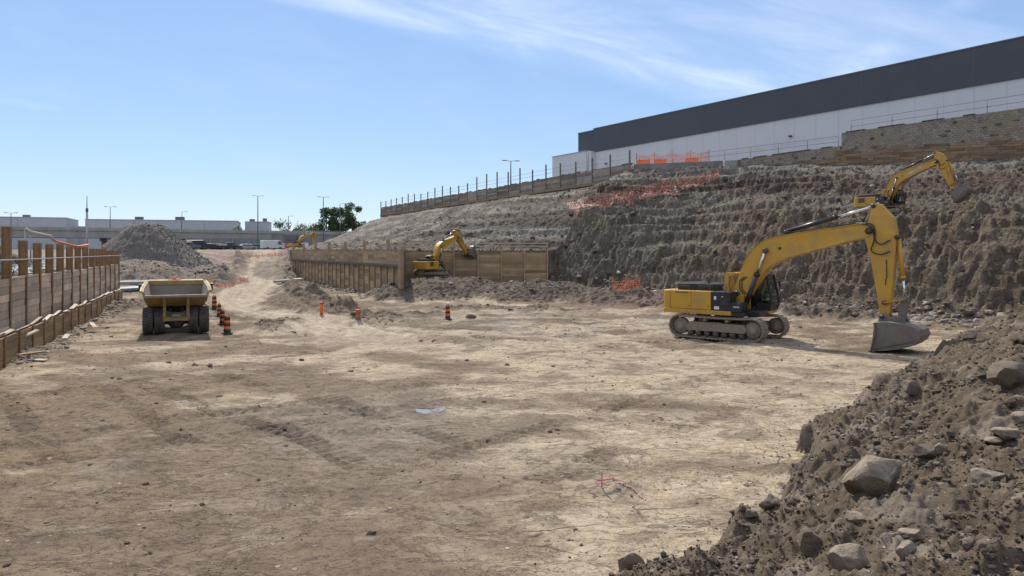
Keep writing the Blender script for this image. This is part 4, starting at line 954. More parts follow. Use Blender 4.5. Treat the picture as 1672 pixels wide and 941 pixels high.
# concrete curb, low stone wall, tall stone wall
def brick_mat(name, c1, c2, mort, sc):
    m, t, b = new_mat(name)
    co = t.n('ShaderNodeTexCoord').outputs['Object']
    v = t.mapping(co, (1,1,1), (R(-90),0,0))
    # object x runs along the wall, z up: swap so the courses lie flat
    sx = t.n('ShaderNodeSeparateXYZ'); t.l(co, sx.inputs[0]); cx = t.n('ShaderNodeCombineXYZ'); t.l(sx.outputs[0], cx.inputs[0]); t.l(sx.outputs[2], cx.inputs[1])
    br = t.n('ShaderNodeTexBrick'); t.l(cx.outputs[0], br.inputs['Vector']); br.inputs['Scale'].default_value = 1; br.inputs['Mortar Size'].default_value = .018
    br.inputs['Brick Width'].default_value = sc*2; br.inputs['Row Height'].default_value = sc; br.inputs['Color1'].default_value = (*c1,1); br.inputs['Color2'].default_value = (*c2,1); br.inputs['Mortar'].default_value = (*mort,1); br.inputs['Bias'].default_value = .1
    n1 = t.noise(co, .35, 5, .65); n2 = t.noise(co, 2.2, 5, .7)
    col = t.mix(1.0, br.outputs[0], t.ramp(n2, [(.3,(.6,.58,.55)),(.55,(1,1,1)),(.75,(1.3,1.28,1.2))]), 'MULTIPLY')
    col = t.mix(t.math('MULTIPLY', t.ramp(n1, [(.45,(0,0,0)),(.65,(1,1,1))]), .6), col, (.29,.22,.14))
    t.l(col, b.inputs['Base Color']); b.inputs['Roughness'].default_value = .9
    bn = t.n('ShaderNodeBump'); bn.inputs['Strength'].default_value = .8; bn.inputs['Distance'].default_value = .05
    t.l(t.math('MULTIPLY_ADD', br.outputs['Fac'], -.8, t.math('MULTIPLY', n2, .8)), bn.inputs['Height']); t.l(bn.outputs[0], b.inputs['Normal'])
    return m
M['stonewall'] = brick_mat('coursed tan stone', (.36,.315,.25), (.26,.225,.18), (.15,.13,.105), .22)
M['stonebrown'] = pmat('brown lower courses', (.27,.175,.095), (.19,.125,.075), 1.1, .9, .4, stretch=(.35,1,2.2), rvar=.35, dirt=(.20,.165,.125), dscale=.8, damt=.5)
def stone_wall(A, B, zb0, zb1, zt0, zt1, label, brown):
    A, B = np.array(A, float), np.array(B, float); L = np.linalg.norm(B-A); D = (B-A)/L
    r = frame_obj('stone_wall', A, D, label, 'stone wall'); r2 = random.Random(int(L*10))
    mb = MB(); mb.add([(0,-.25,zb0-1.5),(L,-.25,zb1-1.5),(L,-.25,zt1),(0,-.25,zt0),(0,.25,zb0-1.5),(L,.25,zb1-1.5),(L,.25,zt1),(0,.25,zt0)], [(0,1,2,3),(7,6,5,4),(0,4,5,1),(3,2,6,7),(0,3,7,4),(1,5,6,2)]); mb.build('masonry', M['stonewall'], r)
    if brown:
        mb = MB(); row = -4
        while row < 14:
            x = -r2.uniform(0,.8)
            while x < L:
                w = min(r2.uniform(.5,2.0), L-x); zb = zb0+(zb1-zb0)*(x+w/2)/L; z = zb+row*.24
                if z < zb+brown*(1+.35*perlin(np.array([x/3.]),np.array([2.2]))[0]+.3*r2.random()-.15): mb.cur = r2.random(); mb.box((x+w/2,-.29+r2.uniform(-.04,.03),z),(w*.985,.12,.225), Matrix.Rotation(-math.atan2(zb1-zb0,L),3,'Y'))
                x += w
            row += 1
        mb.build('lower_courses', M['stonebrown'], r)
    mb = MB()
    for k in range(int(L*1.3)):
        x = r2.uniform(.3,L-.3); f = r2.random(); zb = zb0+(zb1-zb0)*x/L; zt = zt0+(zt1-zt0)*x/L; mb.cur = r2.random(); mb.box((x,-.27,zb+.8+(zt-zb-1.1)*f),(r2.uniform(.2,.6),.1,r2.uniform(.12,.22)))
    mb.build('proud_stone', M['rock_dk'], r, .02); r_cap = MB()
    x = .5
    while x < L-2:
        w = r2.uniform(.6,2.2); zt = zt0+(zt1-zt0)*(x+w/2)/L
        if r2.random() < .55: r_cap.bar((x,0,zt0+(zt1-zt0)*x/L+.05),(x+w,0,zt0+(zt1-zt0)*(x+w)/L+.05), .62, .12)
        x += w+.1
    r_cap.build('coping', M['dark'], r, .02)
    return r
stone_wall((35.3,78.4), (58,44.2), 13.4, 10.0, 16.95, 16.75, 'tall tan stone wall with brown lower courses under the right part of the warehouse', 1.9)
stone_wall((27.9,90), (35.2,78.55), 13.6, 13.3, 15.55, 15.6, 'low brown stone wall on the crest left of the tall stone wall', .9)
A = np.array((15.7,94.3)); B = np.array((27.8,90.0)); L = np.linalg.norm(B-A); D = (B-A)/L
r = frame_obj('concrete_curb', A, D, 'grey concrete curb on the crest under the orange safety fence', 'curb')
mb = MB(); mb.box((L/2,-.2,14.35),(L,.4,2.3)); mb.build('kerb_block', M['stone_grey'], r, .04); mb = MB(); mb.box((L-.9,-.45,15.05),(1.4,.3,.9)); mb.build('end_block', M['concrete'], r, .06)
def railing(A, B, zA, zB, h, n, label, mids=(.5,1.0), rad=.028):
    A, B = np.array(A, float), np.array(B, float); L = np.linalg.norm(B-A); D = (B-A)/L
    r = frame_obj('guard_railing', A, D, label, 'railing')
    for i in range(n+1):
        x = L*i/n; z = zA+(zB-zA)*i/n; mb = MB(); mb.tube([(x,0,z),(x,0,z+h)], rad, 7); mb.build('post', M['polegrey'], r)
    for f in mids: mb = MB(); mb.tube([(0,0,zA+h*f),(L,0,zB+h*f)], rad, 6); mb.build('rail', M['polegrey'], r)
railing((35.9,77.8), (57.8,44.8), 16.95, 16.75, 1.25, 9, 'thin steel railing on top of the tall stone wall')
railing((23.5,91.7), (35.1,79.0), 15.4, 15.55, 1.2, 5, 'thin steel railing on the crest left of the tall stone wall')
# orange fences
def orange_fence(A, B, h, n, label, zf, barrier=0, m='net', name='safety_fence'):
    A, B = np.array(A, float), np.array(B, float); L = np.linalg.norm(B-A); D = (B-A)/L; z0 = zf(*A)
    r = frame_obj(name, A, D, label, 'safety fence', z0); r2 = random.Random(int(L*7)); P = []
    for i in range(n+1):
        x = L*i/n; p = A+D*x; z = zf(*p)-z0; mb = MB(); mb.tube([(x,0,z-.3),(x+r2.uniform(-.04,.04),0,z+h*r2.uniform(1.0,1.22))], .035, 6); mb.build('post', M['orange' if i % 2 else 'pile'], r); P.append((x,z))
    mb = MB(); N = n*6; V = []; Fc = []
    for k in range(N+1):
        x = L*k/N; f = (k % 6)/6; p = A+D*x; z = zf(*p)-z0; sag = .30*h*math.sin(math.pi*f)*r2.uniform(.6,1)
        for j in range(4): V.append((x, .04*math.sin(k*1.7+j*2), z+.05+(h-sag-.05)*j/3))
    for k in range(N):
        for j in range(3): Fc.append((k*4+j,(k+1)*4+j,(k+1)*4+j+1,k*4+j+1))
    mb.add(V, Fc); o = mb.build('netting', M[m], r); s = o.modifiers.new('Solidify','SOLIDIFY'); s.thickness = .012
    return r
orange_fence((15.9,93.9), (24.4,90.9), 1.35, 4, 'bright orange safety fence on the crest in front of the pale warehouse wall', lambda x,y: 15.5)
orange_fence((8.25,60.6), (10.55,60.3), 1.0, 2, 'low sagging orange fence on the red rubble left of the large excavator', hz)
for i, (x, y, lb) in enumerate([(16.9,94.4,'orange plastic barrier at the left end of the crest fence'),(18.9,93.7,'second orange plastic barrier from the left behind the crest fence'),(22.6,92.4,'orange plastic barrier near the right end of the crest fence')]):
    mb = MB(); mb.prism([(-.28,0),(.28,0),(.26,.15),(.12,.30),(.10,.62),(-.10,.62),(-.12,.30),(-.26,.15)], -.8, .8); o = mb.build('plastic_barrier', M['orange'], None, .02, loc=(x,y,15.5)); o.rotation_euler = (0,0,R(70)); tag(o, lb, 'barrier')
x, y, z = 26.6, 89.95, 14.75; r = empty('sign_board', (x,y,z), math.atan2(D[1],D[0]), 'white sign board with red bars leaning on the concrete curb at the crest', 'sign'); mb = MB(); mb.box((0,0,.4),(1.5,.04,.8)); mb.build('board', M['white'], r)
mb = MB(); mb.box((.1,-.025,.58),(1.0,.012,.12)); mb.box((-.05,-.025,.36),(1.1,.012,.1)); mb.box((.2,-.025,.16),(.7,.012,.08)); mb.build('lettering', M['red'], r)
# netting draped over the slope
def drape():
    up = [(925,338),(980,324),(1040,312),(1100,299),(1150,288),(1178,281)]; lo = [(950,341),(1000,337),(1050,329),(1100,318),(1150,303),(1172,296)]
    V = []; Fc = []; nu, nv = 60, 8
    for i in range(nu+1):
        f = i/nu*(len(up)-1); k = min(int(f), len(up)-2); f -= k
        a = np.array(up[k])*(1-f)+np.array(up[k+1])*f; b = np.array(lo[k])*(1-f)+np.array(lo[k+1])*f
        pa, pb = ray_ground(*a, 60, 140), ray_ground(*b, 60, 140)
        for j in range(nv+1):
            g = j/nv; x = pa[0]*(1-g)+pb[0]*g; y = pa[1]*(1-g)+pb[1]*g; V.append((x,y,hz(x,y)+.10+.14*rnd.random()+(.25 if j == 0 else 0)))
    for i in range(nu):
        for j in range(nv): a = i*(nv+1)+j; Fc.append((a,a+1,a+nv+2,a+nv+1))
    mb = MB(); mb.add(V, Fc); o = mb.build('safety_netting', M['net_old']); tag(o, 'faded orange netting draped over the slope below the crest', 'netting'); s = o.modifiers.new('Solidify','SOLIDIFY'); s.thickness = .015
drape()

# ------------------------------------------------------------------ warehouse on the terrace
E_ = np.array((.553,-.833)); O = np.array((14.0,125.0))
wh = empty('warehouse', (O[0],O[1],0), math.atan2(E_[1],E_[0]), 'long pale warehouse with a charcoal upper band on the terrace at right', 'warehouse')
# local x along the facade towards the camera, local y away from the pit
def slabwall(mb, x0, x1, y0, y1, z0, z1): mb.box(((x0+x1)/2,(y0+y1)/2,(z0+z1)/2),(x1-x0,y1-y0,z1-z0))
mb = MB(); slabwall(mb, 0, 96, 0, 45, 14.5, 21.2)
mb.build('wall', M['cladwhite'], wh)
mb = MB(); slabwall(mb, -.02, 96.02, -.14, 45.1, 21.2, 25.1); slabwall(mb, -4.8, -.03, .35, 40, 20.9, 25.0); mb.build('upper_band', M['cladgrey'], wh)
mb = MB(); slabwall(mb, -.1, 96.1, -.2, 45.2, 25.1, 25.24); slabwall(mb, -4.9, -.11, .28, 40.1, 25.0, 25.12); mb.build('parapet_cap', M['polegrey'], wh)
for k in range(1, 32): mb = MB(); slabwall(mb, k*3-.012, k*3+.012, -.012, -.0005, 14.5, 21.2); mb.build('panel_joint', M['claddim'], wh)
mb = MB(); slabwall(mb, 0, 96, -.014, -.001, 17.9, 17.93); mb.build('panel_joint', M['claddim'], wh)
for k in range(1, 16): mb = MB(); slabwall(mb, k*6-.02, k*6+.02, -.155, -.141, 21.2, 25.1); mb.build('band_joint', M['polegrey'], wh)
mb = MB(); slabwall(mb, -10.6, -.9, -1.0, 8, 14.5, 21.4); slabwall(mb, -.9, .2, -.9, -.02, 14.5, 21.35); wg = mb.build('side_wing', M['cladwhite'], wh)
mb = MB(); slabwall(mb, -10.7, -.8, -1.1, 8.1, 21.4, 21.52); mb.build('roof_edge', M['claddim'], wg)
mb = MB(); mb.tube([(-.55,-1.0,14.6),(-.55,-1.0,21.3)], .09, 8); mb.build('downpipe', M['claddim'], wg)
for x in (3.2, 38.5, 70):
    mb = MB(); mb.box((x,-.12,18.9),(.3,.22,.18)); mb.prism([(x-.16,18.98),(x+.16,18.98),(x+.2,18.86),(x-.2,18.86)], -.4, -.12); mb.build('wall_lamp', M['dark'], wh)

# ------------------------------------------------------------------ overpass, abutment and buildings beyond
PD = np.array((.773,.634)); PO = np.array((-139.,200.))
ov = frame_obj('overpass', PO, PD, 'grey concrete road overpass crossing behind the gravel pile', 'overpass')
mb = MB(); slabwall(mb, -120, 75, 0, 12, 8.2, 10.4); mb.build('deck', M['concrete'], ov)
mb = MB(); slabwall(mb, -120, 130, -.3, .0, 10.2, 11.2); slabwall(mb, -120, 130, 12, 12.3, 10.2, 11.2); mb.build('parapet', M['concrete'], ov, .05)
mb = MB()
for k in range(-40, 44): mb.box((k*3,-.15,11.3),(.07,.07,.35))
mb.tube([(-120,-.15,11.45),(130,-.15,11.45)], .05, 5); mb.build('guard_rail', M['galv'], ov)
for x in (-70,-40,-12,27,45):
    mb = MB(); slabwall(mb, x-.9, x+.9, 1, 11, 2, 8.2); slabwall(mb, x-1.3, x+1.3, .4, 11.6, 7.3, 8.19); mb.build('pier', M['concrete_dk'], ov, .1)
ab = frame_obj('abutment_wall', PO, PD, 'long flat grey concrete abutment wall behind the parked cars', 'wall')
mb = MB(); slabwall(mb, 75.01, 79.5, -.05, 12, 2, 10.2); slabwall(mb, 79.5, 87, 7, 12, 2, 10.2); slabwall(mb, 87, 130, -.05, 12, 2, 10.2); mb.build('wall', M['concrete_dk'], ab)
mb = MB(); slabwall(mb, 49, 75, -.03, 12, 2, 8.48); mb.build('wall_panel', M['concrete_dk'], ab)
mb = MB()
for k in (55,62,69,78,90,100,110,118,125): slabwall(mb, k-.15, k+.15, -.12, -.06, 2, 10.1)
mb.build('pilaster', M['concrete'], ab)
def block(label, pxs, Y0, Y1, ztop, m, units, depth=30, seams=0):
    A = np.array(at(pxs[0],0,Y0)[:2]); B = np.array(at(pxs[1],0,Y1)[:2]); L = np.linalg.norm(B-A); D = (B-A)/L
    r = frame_obj('industrial_building', A, D, label, 'building')
    mb = MB(); slabwall(mb, 0, L, 0, depth, 2, ztop); mb.build('wall', M[m], r)
    mb = MB(); slabwall(mb, -.15, L+.15, -.15, depth+.15, ztop, ztop+.3); mb.build('roof_edge', M['claddim'], r)
    if seams:
        for k in range(1, int(L/seams)): mb = MB(); slabwall(mb, k*seams-.05, k*seams+.05, -.06, -.01, 2, ztop); mb.build('panel_joint', M['concrete_dk'], r)
    for (f, w, h) in units: mb = MB(); slabwall(mb, L*f-w/2, L*f+w/2, 3, 6, ztop+.3, ztop+.3+h); mb.build('rooftop_unit', M['polegrey'], r, .1)
block('long pale flat roofed building behind the left end of the overpass', (-150,108), 285, 305, 18.0, 'claddim', [(.72,2.4,1.0),(.3,3,1.2)], seams=9)
block('low grey building between two long flat roofed buildings', (106,142), 330, 335, 15.3, 'claddim', [(.5,1.2,.6)])
block('long pale flat roofed building behind the gravel pile', (139,388), 300, 318, 17.2, 'claddim', [(.33,3,1.3),(.6,3.5,1.5)], seams=9)
block('small pale square building behind the abutment wall', (400,438), 330, 332, 17.4, 'claddim', [(.25,2,1.2),(.8,1.6,1.6)], 12)

# ------------------------------------------------------------------ lamp posts and mast
def lamp(px, Y, ytop, ybase, label, arms=2, r=.12, zb=None):
    x, y, zt = at(px, ytop, Y); zb = at(px, ybase, Y)[2] if zb is None else zb
    o = empty('street_lamp', (x,y,zb), .3, label, 'street lamp', None); h = zt-zb
    mb = MB(); mb.tube([(0,0,-1),(0,0,h*.5),(0,0,h)], r*1.25, 8, r*.7); mb.build('pole', M['polegrey'], o)
    for k in range(arms):
        s = (1,-1)[k % 2]; mb = MB(); mb.tube([(0,0,h-.05),(s*.9,0,h+.05)], r*.45, 6); mb.box((s*1.25,0,h+.05),(.9,.35,.18)); mb.build('lamp_head', M['galv'], o, .04)
lamp(421,225,320,400,'tall dark lamp post standing in front of the abutment wall',2,.16,4.9)
lamp(528,215,322,395,'tall grey lamp post just left of the green trees',2,.15,4.9)
lamp(555,262,333,385,'shorter lamp post rising among the green trees',1,.14,6)
lamp(471,290,353,380,'small lamp post beyond the overpass right of the square building',1,.13,8)
lamp(180,221,338,376,'double armed lamp post on the overpass left of the gravel pile',2,.11,10.4)
lamp(297,246,346,378,'single lamp post on the overpass right of the gravel pile top',1,.11,10.4)
lamp(18,206,348,372,'twin headed lamp post at the left end of the overpass',2,.12,10.4)
lamp(834,140,263,306,'slim lamp post on the crest left of the warehouse',2,.13,15.4)
x, y, z = at(142,320,150); o = empty('antenna_mast', (x,y,4.6), 0, 'tall stepped grey mast standing left of the gravel pile', 'mast'); h = z-4.6
mb = MB(); mb.tube([(0,0,-1.5),(0,0,h*.72)], .26, 10, .2); mb.build('mast_base', M['galv'], o); mb = MB(); mb.tube([(0,0,h*.7),(0,0,h)], .10, 8, .06); mb.lathe([(.22,h*.70),(.26,h*.72),(.26,h*.76),(.1,h*.78)], (0,0,0), 10); mb.build('mast_top', M['polegrey'], o)

# ------------------------------------------------------------------ trees and bushes
def leaf_mat(name, c1, c2):
    m, t, b = new_mat(name); at_ = t.n('ShaderNodeAttribute', attribute_name='rnd')
    col = t.mix(at_.outputs['Fac'], c1, c2); t.l(col, b.inputs['Base Color']); b.inputs['Roughness'].default_value = .6
    b.inputs['Subsurface Weight'].default_value = 0
    return m
M['leaf'] = leaf_mat('green leaves', (.030,.062,.020), (.085,.135,.04)); M['leaf_pale'] = leaf_mat('pale leaves', (.06,.10,.03), (.13,.18,.06)); M['bark'] = pmat('bark', (.10,.075,.055), (.07,.055,.04), 4, .9, .4)
def tree(name, label, x, y, z, h, w, seed, n=5200, m='leaf', leaf=.75, cat='tree', trunk=True, group=None):
    rs = np.random.RandomState(seed); o = empty(name, (x,y,z), 0, label, cat, group)
    cl = []
    for k in range(20):
        f = rs.uniform(.28,.95); rad = w/2*(1-.9*abs(f-.5)**1.5)*rs.uniform(.3,.85); a = rs.rand()*6.28; cl.append((rad*math.cos(a), rad*math.sin(a), h*f, rs.uniform(.16,.30)*w))
    if trunk:
        mb = MB(); mb.tube([(0,0,-.5),(.1,0,h*.3),(.0,.1,h*.7)], h*.022, 8, h*.006)
        for c in cl[:7]: mb.tube([(0.05,0,h*rs.uniform(.2,.45)),(c[0]*.5,c[1]*.5,c[2]*.8),(c[0],c[1],c[2])], h*.009, 5, h*.003)
        mb.build('trunk', M['bark'], o)
    V = []; Fc = []; rv = []
    for i in range(n):
        c = cl[rs.randint(len(cl))]; d = rs.randn(3); d /= np.linalg.norm(d); q = rs.rand()**.45
        p = np.array(c[:3])+d*c[3]*q*np.array((1,1,.8)); a = rs.randn(3); a /= np.linalg.norm(a); b_ = np.cross(a, rs.randn(3)); b_ /= np.linalg.norm(b_); s = leaf*rs.uniform(.5,1.2)
        k = len(V); V += [tuple(p-a*s*.5), tuple(p+b_*s*.3), tuple(p+a*s*.5), tuple(p-b_*s*.3)]; Fc.append((k,k+1,k+2,k+3)); rv.append(rs.rand())
    mb = MB(); mb.v = V; mb.f = Fc; mb.r = rv; mb.sm = [False]*len(Fc); mb.build('crown', M[m], o)
tree('tree', 'leftmost of the three green trees beyond the overpass', *at(533,0,285)[:2], 4.9, 16, 8.0, 1)
tree('tree', 'middle of the three green trees beyond the overpass', *at(552,0,292)[:2], 4.9, 16.8, 7.5, 2)
tree('tree', 'rightmost and tallest of the three green trees, beside the slope', *at(575,0,285)[:2], 4.9, 18.0, 9, 3)
for i, (px, Y, h, w, lb) in enumerate([(392,300,9.5,6,'low pale bush in the gap left of the small square building'),(462,320,13,10,'dark tree on the skyline right of the small square building'),(497,330,11.5,12,'low pale tree on the skyline behind the far excavator'),(515,300,10.5,8,'pale green bush at the foot of the three green trees')]):
    tree('tree' if i in (1,2) else 'bush', lb, *at(px,0,Y)[:2], 4.9, h, w, 20+i, 900, 'leaf' if i == 1 else 'leaf_pale', .8, 'tree' if i in (1,2) else 'bush', i in (1,2))
# far wooded skyline
V = []; Fc = []; rs = np.random.RandomState(8)
for i in range(9000):
    x = rs.uniform(-420,-40); y = 430+rs.uniform(-20,20)+.25*x; hh = 12+5*perlin(np.array([x/25]),np.array([1.5]))[0]; p = np.array((x,y,2+hh*rs.rand()**.6)); a = rs.randn(3); a /= np.linalg.norm(a); b_ = np.cross(a, rs.randn(3)); b_ /= np.linalg.norm(b_); k = len(V); s = 1.6
    V += [tuple(p-a*s), tuple(p+b_*s*.6), tuple(p+a*s), tuple(p-b_*s*.6)]; Fc.append((k,k+1,k+2,k+3))
mb = MB(); mb.v = V; mb.f = Fc; mb.r = list(rs.rand(len(Fc))); mb.sm = [False]*len(Fc); tag(mb.build('far_woods', M['leaf_pale']), kind='stuff')
# grass strip on the left terrace
V = []; Fc = []; rs = np.random.RandomState(18)
for i in range(5000):
    s = rs.uniform(-9,14); w = rs.uniform(3.9,7.5)-.0; p = LWA+LD*s+LN*w; z = 0; V.append((p[0],p[1],s))
P = np.array(V); zz = terrain(P[:,0], P[:,1]); V = []
for i in range(len(P)):
    x, y, z = P[i,0], P[i,1], zz[i]; a = rs.rand()*6.28; l = rs.uniform(.15,.5)*(1 if P[i,2] < 6 else .5); k = len(V); dx, dy = .05*math.cos(a), .05*math.sin(a); lx, ly = rs.randn(2)*.12
    V += [(x-dx,y-dy,z-.03),(x+dx,y+dy,z-.03),(x+lx,y+ly,z+l)]; Fc.append((k,k+1,k+2))
Fc = [(3*i,3*i+1,3*i+2) for i in range(len(P))]
mb = MB(); mb.v = V; mb.f = Fc; mb.r = list(rs.rand(len(Fc))); mb.sm = [False]*len(Fc); tag(mb.build('grass', M['leaf_pale']), kind='stuff')

# ------------------------------------------------------------------ parked vehicles below the overpass
M['carwhite'] = pmat('white car paint', (.62,.63,.64), (.6,.6,.6), 1, .3); M['cardark'] = pmat('dark car paint', (.03,.035,.045), (.035,.04,.05), 1, .3); M['carblue'] = pmat('grey blue car paint', (.12,.15,.19), (.12,.14,.18), 1, .3); M['carsilver'] = pmat('silver car paint', (.33,.34,.35), (.33,.34,.35), 1, .3, metal=.4)
def car(px, Y, label, m, kind='car', rz=0.6):
    x, y, _ = at(px, 0, Y); r = empty({'car':'parked_car','van':'parked_van','truck':'pickup_truck'}[kind], (x,y,4.62), rz, label, {'car':'car','van':'van','truck':'pickup truck'}[kind])
    if kind == 'van': body = [(-2.5,.35),(2.5,.35),(2.55,.9),(2.3,1.15),(1.6,2.0),(1.3,2.15),(-2.45,2.15),(-2.5,1.9)]; win = [(.9,1.2),(2.05,1.2),(1.5,1.92),(.9,1.95)]
    elif kind == 'truck': body = [(-2.7,.45),(2.6,.45),(2.65,1.0),(1.3,1.15),(.8,1.75),(-.5,1.78),(-.7,1.15),(-2.7,1.15)]; win = [(-.5,1.18),(1.05,1.18),(.7,1.66),(-.42,1.68)]
    else: body = [(-2.2,.3),(2.2,.3),(2.25,.7),(1.2,.92),(.5,1.42),(-1.0,1.45),(-1.8,.98),(-2.2,.9)]; win = [(-1.45,.98),(.98,.95),(.42,1.34),(-.95,1.36)]
    mb = MB(); mb.prism(body, -.88, .88); mb.build('body', M[m], r, .08, seg=2)
    mb = MB(); mb.prism(win, -.895, .895); mb.build('window', M['glass'], r)
    for xx in (-1.45,1.45):
        for yy in (-.8,.8): mb = MB(); mb.lathe([(.0,-.11),(.3,-.11),(.34,-.08),(.34,.08),(.3,.11),(.0,.11)], (xx,yy,.34), 16, 'y'); mb.build('wheel', M['tyre'], r)
hd = math.atan2(PD[1],PD[0])
for a in [(306,208,'dark blue pickup at the left end of the row of vehicles by the abutment','carblue','truck'),(320,210,'black van near the left end of the row of vehicles by the abutment','cardark','van'),(344,214,'dark car in the row of vehicles, right of the black van','cardark','car'),(358,217,'grey blue car in the middle of the row of vehicles','carblue','car'),(374,216,'dark pickup truck among site equipment in the row of vehicles','cardark','truck'),(403,222,'silver car left of the tall dark lamp post','carsilver','car'),(417,224,'grey blue car at the foot of the tall dark lamp post','carblue','car'),(445,212,'white van parked in front of the abutment wall','carwhite','van'),(460,214,'white car right of the white van','carwhite','car')]: car(a[0], a[1]-48, a[2], a[3], a[4], hd)
for i, px in enumerate((472,479,488,497)):
    x, y, _ = at(px, 0, 160); mb = MB(); mb.prism([(-.3,0),(.3,0),(.26,.2),(.12,.4),(.1,1.0),(-.1,1.0),(-.12,.4),(-.26,.2)], -.95, .95); o = mb.build('road_barrier', M['red' if i % 2 == 0 else 'white'], None, .02, loc=(x,y,hz(x,y))); o.rotation_euler = (0,0,R(80)); tag(o, ['leftmost red plastic barrier in front of the far excavator','white plastic barrier second from the left before the far excavator','red plastic barrier between two white ones at the far site entrance','rightmost white plastic barrier beside the far excavator'][i], 'barrier', 'red and white barriers')
# orange mesh at the far edge of the site and red netting by the road
orange_fence(ray_ground(385,413,90,150)[:2], ray_ground(470,410,90,150)[:2], .4, 8, 'long low orange mesh along the far rim of the site', hz)
a, b = ray_ground(338,463), ray_ground(405,459)
orange_fence(a[:2], b[:2], .45, 5, 'low crumpled red netting beside the road behind the dump truck', hz, m='net')

# ------------------------------------------------------------------ gravel pile
def gravel():
    x0, y0, z0 = -49.6, 99.5, 2.2; n = 150; g = np.linspace(-9.5,9.5,n); X, Y = np.meshgrid(g, g); 
    wob = .9*fbm(X/4+9, Y/4, 3); d = np.hypot(X, Y*1.05)+wob*.6
    Z = np.minimum(np.interp(d, [0,1.3,2.1,9.3], [5.9,5.85,5.5,-.6]), 5.75) + .08*fbm(X/.5, Y/.5, 3)+.06*ridged(np.arctan2(Y,X)*4, d/5)*sm(1,3,d)
    mb = MB(); mb.smooth = True; k = np.arange(n*n).reshape(n,n); q = np.stack([k[:-1,:-1],k[:-1,1:],k[1:,1:],k[1:,:-1]],-1).reshape(-1,4)
    keep = d.ravel()[q[:,0]] < 9.2
    mb.add(np.stack([X.ravel(),Y.ravel(),Z.ravel()],1).tolist(), q[keep].tolist())
    o = mb.build('gravel_pile', M['gravel'], None, loc=(x0,y0,z0)); tag(o, 'large grey conical gravel pile behind the dump truck', 'gravel pile')
    rs = np.random.RandomState(2); pts = []; 
    a = rs.rand(5200)*6.28; rr = 9.2*np.sqrt(rs.rand(5200)); ix = np.clip(((rr*np.cos(a)+9.5)/19*(n-1)).astype(int),0,n-1); iy = np.clip(((rr*np.sin(a)+9.5)/19*(n-1)).astype(int),0,n-1)
    P = np.stack([rr*np.cos(a), rr*np.sin(a), Z[iy,ix]], 1); c = scatter('gravel_stones', 'gravel', P, psize(rs, 5200, .04, .12, 2.4), 3, .8); c.parent = o
gravel()

# ------------------------------------------------------------------ boulders and debris
def put(px, py, label, w, d, h, rz, seed, mat='rock', cat='boulder', name='boulder', sink=.3, cut=12):
    x, y, z = ray_ground(px, py); return rock(name, label, (x,y,z+h*(.5-sink)), (w,d,h), rz, seed, mat, cut, cat)
put(1428,792,'largest pale limestone boulder embedded in the bank',.88,.7,.66,.25,11,sink=.40,cut=16)
put(1534,745,'rounded pale boulder on the bank behind the largest boulder',.42,.36,.27,.4,12,sink=.22)
put(1612,786,'flat grey rock with a raised point on the bank at right',.46,.30,.21,-.3,13,sink=.25)
put(1388,928,'pale squarish boulder at the bottom edge of the picture',.34,.30,.28,.2,14,sink=.3)
put(1322,900,'dark soil caked boulder left of the squarish pale boulder',.40,.34,.36,.5,15,'rock_dk')
put(1648,628,'dark soil caked boulder high on the bank at the right edge',.95,.75,.62,.3,16,'rock_dk')
put(1645,712,'pale flat rock near the right edge of the bank below the dark boulder',.5,.35,.2,.1,17)
put(1620,722,'small pale slab left of the flat rock at the right edge',.36,.28,.13,.6,18)
put(1668,690,'pale rounded rock cut by the right edge of the picture',.42,.36,.25,.9,28)
put(1255,826,'light grey rock at the foot of the bank',.40,.32,.24,.2,19)
put(1402,850,'half buried pale rock below the largest boulder',.32,.22,.12,-.5,20,sink=.35)
put(1485,880,'half buried grey rock between the dark stones low on the bank',.28,.24,.17,-.2,21,sink=.3)
put(1480,905,'small upright grey stone near the bottom of the bank',.2,.17,.18,.3,22)
put(1583,895,'small dark stone leftmost of the pair low on the bank',.16,.14,.13,.3,23,'rock_dk',cut=8)
put(1606,906,'small dark stone rightmost of the pair low on the bank',.16,.15,.13,1.3,24,'rock_dk',cut=8)
put(1488,640,'dark soil lump on the rim of the bank left of the bucket shadow',.55,.4,.36,.3,25,'rock_dk')
put(1582,553,'dark round boulder on the tan floor behind the bucket',.75,.6,.5,.3,26,'rock_dk')
put(1228,845,'small dark clod at the foot of the bank beside the light grey rock',.22,.18,.15,.3,27,'rock_dk')
put(1508,742,'dark earthy lump between the two pale boulders',.46,.36,.28,.3,29,'rock_dk')
put(606,872,'small dark stone alone on the brown earth in the foreground',.16,.1,.08,.3,30,'rock_dk')
put(768,520,'small dark rock on the floor right of the lone traffic drum',.8,.5,.4,.3,31,'rock_dk')
put(1030,930,'dark lump of soil at the bottom edge left of the bank',.42,.3,.4,.3,32,'rock_dk')
